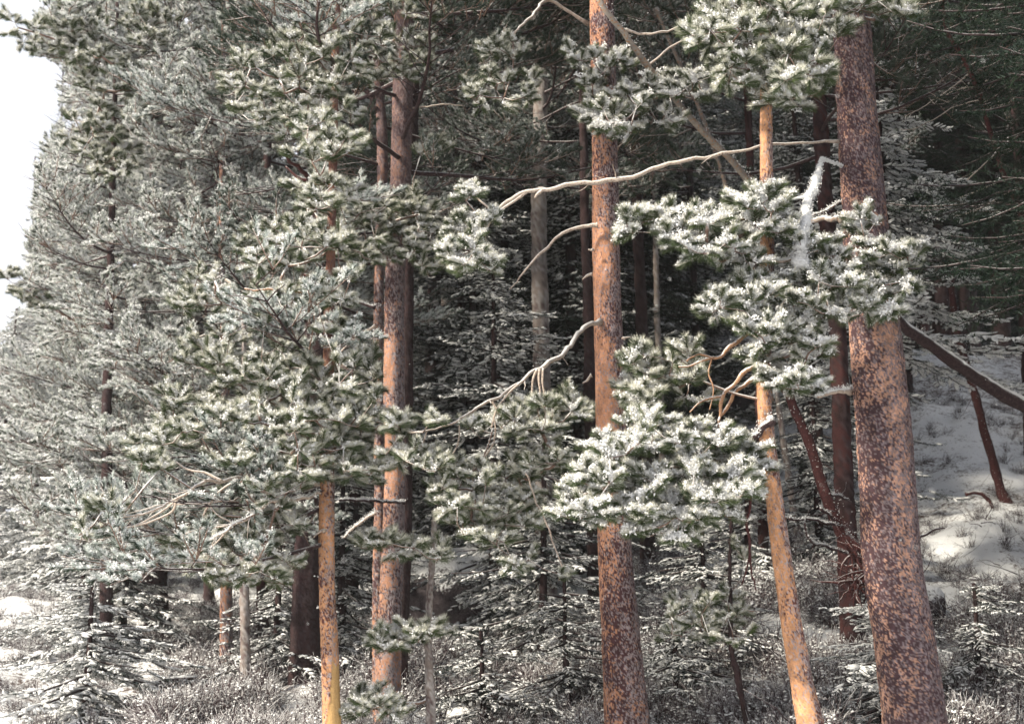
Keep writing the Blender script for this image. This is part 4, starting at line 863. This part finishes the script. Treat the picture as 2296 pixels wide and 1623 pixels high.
for n, (px, Y, pal, lab) in enumerate(BT):
    hh = 16 if Y > 18 else 14
    if n in (4, 8): hh = 9 if n != 8 else 3
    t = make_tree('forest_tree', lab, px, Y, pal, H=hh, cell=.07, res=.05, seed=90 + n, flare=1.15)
    if n not in (4, 8):
        t.crownz = t.base[2] + hh * .45; crown(t, 200 + n, t.base[2] + hh * .4, t.base[2] + hh - .3, 2.3, 34, 'spray_shaded' if px[0][0] > 1780 else 'spray_dark', spacing=.24, parts=False, sc=1.15)

# ================================================================== spruces of the dark wood
rs = np.random.default_rng(5); n = 0
def uvx(u, Y): return (u - 1148) / F * Y / cp
WOOD = [  # u, Y, H, rad, key, label
    (1110, 19, 5.6, 1.5, 'frond_mid', 'small dark spruce below the drooping branch, boughs edged with snow'),
    (1215, 17.2, 3.0, 1.5, 'frond_mid', 'low spreading spruce left of the middle trunk, near the brush'),
    (1060, 23, 9, 1.9, 'frond', 'dark spruce between the close pair and the grey trunk'),
    (1290, 24, 12, 2.0, 'frond', 'tall dark spruce hanging over the grey trunk'),
    (1150, 28, 14, 2.4, 'frond', 'tall blue grey spruce above the long bare branch'),
    (1030, 26, 8, 1.7, 'frond_mid', 'snow-dusted spruce a little right of the close pair'),
    (2012, 18.5, 8.0, 1.9, 'frond_white', 'spruce with layered boughs showing right of the thickest trunk'),
    (1820, 19, 3.2, 1.0, 'frond_mid', 'small snowy spruce behind the fallen reddish trunk'),
    (1660, 18.5, 2.2, .9, 'frond_white', 'little spruce on the snow behind the slim orange pine'),
    (1830, 24, 9, 1.8, 'frond', 'spruce filling the gap left of the thickest trunk'),
    (1940, 13.0, 1.3, .6, 'frond_white', 'tiny snow-laden fir left of the foot of the thickest trunk'),
    (2150, 13.6, 1.1, .45, 'frond_mid', 'tiny snow-laden fir right of the foot of the thickest trunk'),
    (1560, 15.5, 1.9, .8, 'frond_mid', 'young conifer among brush right of the middle trunk'),
    (1500, 14.5, 1.2, .6, 'frond_mid', 'knee-high young conifer beside the middle trunk'),
    (780, 18, 3.4, 1.2, 'frond_mid', 'shaded spruce between the peeled pine and the close pair'),
    (800, 22, 7, 1.7, 'frond', 'dark spruce behind the massive dark trunk'),
    (1090, 14.6, 1.1, .75, 'frond_mid', 'spreading dark fir at the bottom between the grey sapling and the middle trunk'),
    (1265, 15.4, 1.5, .95, 'frond_mid', 'low dark fir hugging the left side of the middle trunk'),
    (640, 17.5, 2.2, .9, 'frond_mid', 'low fir at the foot of the massive dark trunk'),
]
for u, Y, H, rad, key, lab in WOOD:
    spruce('spruce_tree', lab, uvx(u, Y), Y, H, rad, 300 + n, key=key, z0=.25 if H < 4 else (3.0 if u == 2012 else .6), thick=.03 + H * .010, sc=.7 if H < 4 else 1.0); n += 1
def wood_label(u, Y):
    where = ['between the close pair and the grey trunk', 'between the grey trunk and the middle pine', 'between the middle pine and the slim orange pine', 'between the slim orange and the thickest pines', 'right of the thickest pine'][int(np.searchsorted([1200, 1345, 1710, 1930], u))]
    how = 'front rank dark spruce' if Y < 34 else ('farther dark spruce' if Y < 60 else 'dim hill spruce')
    return how + ' ' + where, {True: 'front rank spruces ', False: 'farther spruces '}[Y < 34] .strip() + ' ' + where if Y < 60 else 'hill spruces ' + where
for k in range(96):
    Y = 24 + 36 * rs.random() ** 1.1; u = rs.uniform(960, 2420); H = rs.uniform(15, 23); x = uvx(u, Y); far = rs.random()
    ub, vb = UV(np.array([x, Y, gz(x, Y)]))
    if (ub > 1960 and vb > 880) or (1560 < ub < 2100 and vb > 925): continue
    right = u > 1500
    spruce('spruce_tree', wood_label(u, Y)[0], x, Y, H, rs.uniform(1.9, 2.8), 400 + k, key='frond_shaded' if (u > 1850 or far < .3 * (u > 1300)) else 'frond', group=wood_label(u, Y)[1], z0=1.5 + (Y > 30) * 1.2 + (u > 2000) * 1.5, thick=.16, sc=1.35, dens=.9, open_to=.15)
for k in range(26):      # up the hill on the right
    Y = rs.uniform(60, 105); u = rs.uniform(1500, 2450)
    spruce('spruce_tree', wood_label(u, Y)[0], uvx(u, Y), Y, rs.uniform(16, 22), rs.uniform(3, 3.8), 800 + k, key='frond_shaded', group=wood_label(u, Y)[1], z0=2, thick=.2, sc=2.2, dens=.6, open_to=.1)
for k in range(46):      # spruces added beyond the right edge to shade the wood
    Y = rs.uniform(9, 34); x = uvx(2296, Y) + rs.uniform(1.6, 9); H = rs.uniform(12, 19)
    spruce('spruce_tree', 'spruce added beyond the right edge to cast shade', x, Y, H, rs.uniform(1.8, 2.6), 700 + k, key='frond_shaded', group='added shade spruces beyond the right edge', z0=4.5, thick=.16, sc=1.4, dens=.8, open_to=.15)
def left_label(u, Y): return ('nearer' if Y < 46 else 'hazier, farther') + ' grey white conifer ' + ['left of the flared trunk', 'between the flared trunk and the pale brown trunk', 'between the pale brown trunk and the peeled pine', 'between the peeled pine and the close pair'][int(np.searchsorted([350, 510, 740], u))]
for k in range(18):
    Y = 30 + 40 * rs.random(); u = rs.uniform(150, 1000); x = uvx(u, Y)
    spruce('spruce_tree', left_label(u, Y), x, Y, rs.uniform(11, 17) + (Y > 45) * 2, rs.uniform(2.0, 2.8), 500 + k, key='frond_white', group=left_label(u, Y).replace('conifer', 'conifers'), z0=1.0, thick=.15, sc=1.35, dens=.9, open_to=.1)

# low snowy boughs at bottom left
for k, (u, Y, H, rad, lab) in enumerate([(240, 16.0, 1.5, 1.45, 'bushy little spruce at bottom left with snow-laden boughs'), (215, 22, 2.0, 1.2, 'low spruce sprawling over the snow at left'), (310, 20, 2.2, 1.3, 'low fir crowding the foot of the flared trunk')]):
    spruce('spruce_tree', lab, uvx(u, Y), Y, H, rad, 600 + k, key='frond_white' if k == 0 else 'frond_mid', z0=.1, thick=.05, sc=.85)

for k, (u, Y, H, rad, lab) in enumerate([(15, 36, 7.0, 2.2, 'low snowy conifer at the very left edge above the snow'), (95, 33, 6.0, 2.0, 'squat snowy conifer above the bare snow at left'), (180, 31, 5.0, 1.9, 'squat snowy conifer between the snow patches at left'), (275, 29, 5.0, 1.8, 'snowy conifer just left of the flared trunk')]):
    spruce('conifer_tree', lab, uvx(u, Y), Y, H, rad, 650 + k, key='frond_white', z0=.3, thick=.08, sc=1.25)
# ================================================================== fallen and leaning wood
def log(kind, label, px, mat, cat, snow=0.0, twigs=0, group=None, tw=.5):
    P = np.array([PY(r[0], r[1], r[3]) for r in px]); t = Tree(); b = P[-1].copy(); t.base = b; t.Y = px[-1][3]
    t.root = thing(kind, label, cat, b, group)
    bare_limb(t, px, wobble=.35, mat=mat, twigs=twigs, snow=snow, name='trunk' , tw=tw, n=12, Y=t.Y)
    return t
l1 = log('leaning_pole', 'bare grey orange pole slanting across the upper middle', [(1290, -90, 15, 12), (1345, 5, 16, 12), (1400, 75, 17, 12.2), (1450, 145, 18, 12.5), (1510, 220, 18, 13), (1580, 300, 19, 13.6), (1640, 360, 19, 14), (1690, 425, 20, 14.5), (1760, 520, 21, 15), (1850, 640, 22, 16)], M_PALELOG, 'dead trunk', .25)
log('leaning_pole', 'thinner bare pole crossing behind the slanting grey one', [(1470, 20, 9, 18), (1500, 90, 10, 18), (1550, 200, 11, 18), (1600, 330, 12, 18), (1640, 460, 13, 18), (1690, 620, 14, 18), (1730, 900, 15, 18.5)], M_GLIMB, 'dead trunk')
for s in ([(1395, 68, 8, 12.2), (1460, 78, 8, 12.2), (1520, 60, 6, 12.2), (1600, 40, 4, 12)], [(1450, 150, 6, 12.5), (1500, 110, 7, 12.5), (1560, 75, 5, 12.5)]): bare_limb(l1, s, mat=M_LIMB)
l2 = log('leaning_dead_tree', 'thin dark red stem leaning right, upper right', [(2108, -30, 11, 14), (2116, 30, 12, 14), (2125, 75, 12, 14), (2160, 130, 13, 14), (2195, 210, 14, 14), (2222, 300, 15, 14.2), (2250, 390, 16, 14.4), (2285, 470, 18, 14.6), (2330, 620, 20, 15), (2380, 900, 22, 16)], M_RLIMB, 'dead tree')
for s in ([(2190, 200, 4), (2240, 160, 3), (2296, 85, 2)], [(2215, 240, 4), (2260, 215, 3), (2296, 160, 2)], [(2205, 225, 4), (2150, 235, 3), (2060, 285, 2), (2020, 290, 1.5)], [(2190, 195, 4), (2140, 205, 3), (2120, 215, 2)], [(2180, 160, 4), (2110, 215, 3), (2025, 265, 2)], [(2210, 245, 3), (2250, 235, 3), (2296, 210, 2)], [(2240, 405, 4), (2200, 425, 4), (2150, 445, 2)], [(2262, 430, 4), (2200, 465, 3), (2140, 485, 2)], [(2235, 340, 4), (2170, 405, 3)], [(2180, 180, 2), (2130, 230, 2), (2080, 205, 1.5)]):
    bare_limb(l2, s, Y=14.1, mat=M_LIMB, twigs=1)
l3 = log('leaning_log', 'snow-topped log slanting down to the right edge', [(1995, 700, 26, 14.5), (2040, 742, 30, 14.6), (2100, 785, 32, 14.8), (2170, 835, 34, 15), (2240, 880, 36, 15.2), (2330, 930, 38, 15.5), (2420, 990, 40, 16), (2560, 1090, 42, 16.5)], M_DLIMB, 'log', .85)
YD = ground_at(2262, 1128); log('dead_tree', 'dark dead trunk leaning left, footed on the snow at right', [(2125, 560, 16, YD), (2140, 700, 20, YD), (2160, 800, 23, YD), (2185, 880, 24, YD), (2205, 960, 25, YD), (2228, 1040, 27, YD), (2245, 1100, 30, YD), (2264, 1142, 42, YD)], M_RLIMB, 'dead tree', .1, twigs=3)
YD = ground_at(2225, 1135) - .1; log('fallen_branch', 'curved dark branch lying on the snow slope', [(2165, 1108, 7, YD), (2195, 1105, 10, YD), (2215, 1118, 12, YD), (2227, 1140, 10, YD)], M_RLIMB, 'branch', .3)
l5 = log('fallen_tree', 'reddish dead trunk toppled left of the thickest trunk', [(1765, 870, 24, 14), (1782, 920, 27, 14), (1812, 985, 29, 14), (1835, 1060, 31, 14), (1860, 1130, 34, 14), (1885, 1190, 36, 14), (1925, 1240, 44, 14)], M_RLIMB, 'dead tree', .35, twigs=2)
for s in ([(1770, 1162, 6, 13.5), (1830, 1166, 7, 13.7), (1885, 1180, 8, 14)], [(1805, 1165, 6, 13.6), (1815, 1210, 7, 13.6), (1850, 1225, 8, 13.8), (1900, 1240, 8, 14)], [(1860, 1110, 8, 14), (1900, 1120, 5, 14.2)], [(1840, 1140, 6, 13.8), (1875, 1170, 8, 14)]): bare_limb(l5, s, mat=M_DLIMB, twigs=5, tw=.3, snow=.4)
# upturned roots of that tree
t = Tree(); t.base = PY(1935, 1290, 13.2); t.Y = 13.2; t.root = thing('root_plate', 'tangle of dark upturned roots left of the thickest trunk', 'roots', t.base)
mb = MB()
for k in range(70):
    a = RB.uniform(0, 6.283); d = np.array([math.cos(a), RB.normal(0, .5), math.sin(a)]); q = [t.base + RB.normal(0, .08, 3)]; L = RB.uniform(.2, .5)
    for _ in range(5): d /= np.linalg.norm(d); q.append(q[-1] + d * L / 5); d = d + RB.normal(0, .35, 3)
    mb.tube(q, np.linspace(RB.uniform(.006, .02), .002, 6), 5, .5)
obj('root', mb.mesh('root', [M_RLIMB], off=t.base), t.root, 'stuff')
def stump(label, px, w_, h_, lean=0.0, mat=M_GLIMB):
    u, v, Y = px; b = PY(u, v, Y); t = Tree(); t.base = b; t.Y = Y; t.root = thing('stump', label, 'stump', b)
    mb = MB(); n = 14; zs = np.linspace(-.2, h_, 8); P = np.array([[b[0] + lean * z, b[1], b[2] + z] for z in zs]); R = w_ * (1 + .5 * np.exp(-(zs + .2) * 6)); rough_tube(mb, P, R, n, .35)
    obj('trunk', mb.mesh('trunk', [mat], off=b), t.root)
    s = MB(); Vv, Tt = ICO3; k = 1 + (fbm(Vv * 2, 3, 4)[:, None] - .5) * .5; s.add(P[-1] + Vv * np.array([w_ * 1.15, w_ * 1.1, .045]) * k, Tt, 1.0)
    obj('snow_cap', s.mesh('snow_cap', [M_SNOW], off=b), t.root)
    return t
ts = stump('broken stump under a flat shelf of snow at lower left', (402, 1590, ground_at(402, 1585)), .10, .34, .1)
bare_limb(ts, [(345, 1532, 9), (375, 1524, 12), (440, 1520, 10)], Y=ts.Y - .1, mat=M_DLIMB, snow=.9)
stump('pale snow-plastered broken snag behind the drooping branch', (1150, 1120, ground_at(1150, 1115)), .17, 1.15, 0, M_SNOW)

# ================================================================== rocks
def rock(label, u, vb, s, seed):
    Y = ground_at(u, vb); s = tuple(k * Y / 25 for k in s); c = PY(u, vb, Y) + np.array([0, s[1] * .5, s[2] * .45]); V, T = ICO3; n = fbm(V * 1.4 + seed, 4, seed)[:, None]; k = .62 + .75 * n
    W = V * k; W = np.sign(W) * np.abs(W) ** .85
    me = mesh_from('boulder', W * np.array(s), T, M_ROCK); o = obj('boulder', me); o.location = c; o.rotation_euler = (0, 0, seed * 1.3)
    tag(o, label, 'rock')
rock('dark rock outcrop with an overhang, snow lying on top', 1650, 935, (1.5, 1.2, 1.1), 3)
rock('smaller dark rock left of the outcrop under the hanging boughs', 1500, 900, (1.1, .9, .8), 8)
rock('snow-covered boulder with a black hollow beside the slim orange pine', 1705, 1225, (.50, .5, .40), 12)
rock('rounded grey boulder showing right of the thickest trunk', 2082, 1400, (.36, .40, .46), 14)
rock('pale smooth snow-covered boulder right of the grey sapling', 1010, 1400, (.95, .8, .95), 21)

# ================================================================== undergrowth
rg = np.random.default_rng(77)
def brush_field(name, label, n, poly, Y0, Y1, sc, kind='stuff'):
    P = []
    while len(P) < n:
        Y = rg.uniform(Y0, Y1, 4000); u = rg.uniform(-100, 2400, 4000); x = (u - 1148) / F * Y / cp; z = ground_z(x, Y)
        p = np.stack([x, Y, z], -1); uu, vv = UV(p); ok = in_poly(uu, vv, poly) & (fbm(p * np.array([1.3, 1.3, .1]), 3, 4) > .465)
        P += list(p[ok][: n - len(P)])
        if not ok.any(): break
    P = np.array(P); a = rg.uniform(0, 6.283, len(P)); o = scatter(name, 'brush', P, np.stack([np.cos(a), np.sin(a), a * 0], -1), sc, None, (0, 0, 0), rg, kind)
    if o: o['label'] = label
brush_field('undergrowth', 'tangled purplish brush dusted with snow among the trunks', 2300, [(480, 1320), (700, 1330), (1000, 1480), (1300, 1440), (1450, 1250), (1900, 1180), (2080, 1430), (2296, 1330), (2400, 1350), (2400, 1900), (200, 1900), (420, 1450)], 12.2, 24, 1.0)
brush_field('slope_brush', 'sparse twigs poking through the snow on the slope', 500, [(-50, 1280), (480, 1250), (480, 1640), (-50, 1640)], 15, 36, .6)
brush_field('hillside_brush', 'scattered dark twigs on the right-hand snow slope', 260, [(1650, 900), (2296, 860), (2400, 1400), (1650, 1400)], 16, 40, .55)
# twigs strewn on the ground
mb = MB()
for k in range(260):
    Y = rg.uniform(12.5, 24); u = rg.uniform(350, 2350); x = (u - 1148) / F * Y / cp; z = gz(x, Y); a = rg.uniform(0, 6.283); d = np.array([math.cos(a), math.sin(a) * .6, rg.uniform(0, .45)]); q = [np.array([x, Y, z + rg.uniform(0, .12)])]; L = rg.uniform(.3, 1.1)
    for _ in range(5): d /= np.linalg.norm(d); q.append(q[-1] + d * L / 5); d = d + rg.normal(0, .22, 3)
    mb.tube(q, np.linspace(rg.uniform(.004, .011), .002, 6), 4, .5)
tag(obj('deadfall', mb.mesh('deadfall', [M_BRUSH])), 'dead sticks strewn over the snow', kind='stuff')

mb = MB(); OV = np.array([[1, 0, 0], [-1, 0, 0], [0, 1, 0], [0, -1, 0], [0, 0, 1], [0, 0, -1]], float); OT = [[0, 2, 4], [2, 1, 4], [1, 3, 4], [3, 0, 4], [2, 0, 5], [1, 2, 5], [3, 1, 5], [0, 3, 5]]
for k in range(700):
    Y = rg.uniform(2.5, 16); p = PY(rg.uniform(-60, 2360), rg.uniform(-60, 1690), Y); mb.add(p + OV * rg.uniform(.0012, .0032) * np.array([1, 1, .7]), OT, 1.0)
tag(obj('snowflakes', mb.mesh('snowflakes', [M_SNOW], smooth=False)), 'scattered snowflakes falling through the air', kind='stuff')
# ================================================================== air full of falling snow
HZ = 0.0005
if HZ > 0:
    m = bpy.data.materials.new('haze'); m.use_nodes = True; nt = m.node_tree; nt.nodes.clear()
    o = nt.nodes.new('ShaderNodeOutputMaterial'); v = nt.nodes.new('ShaderNodeVolumePrincipled'); v.inputs['Density'].default_value = HZ; v.inputs['Color'].default_value = (.93, .94, .96, 1)
    v.inputs['Anisotropy'].default_value = .2
    nt.links.new(v.outputs[0], o.inputs['Volume'])
    x0, x1, y0, y1, z0, z1 = -402, 402, -132, 602, -4, 95
    V = np.array([[x, y, z] for x in (x0, x1) for y in (y0, y1) for z in (z0, z1)])
    Q = [[0, 1, 3, 2], [4, 6, 7, 5], [0, 4, 5, 1], [2, 3, 7, 6], [0, 2, 6, 4], [1, 5, 7, 3]]
    tag(obj('haze', mesh_from('haze', V, None, m, False, quads=Q)), 'pale haze of falling snow', kind='stuff')
print('INSTANCES', STAT, sum(STAT.values()))
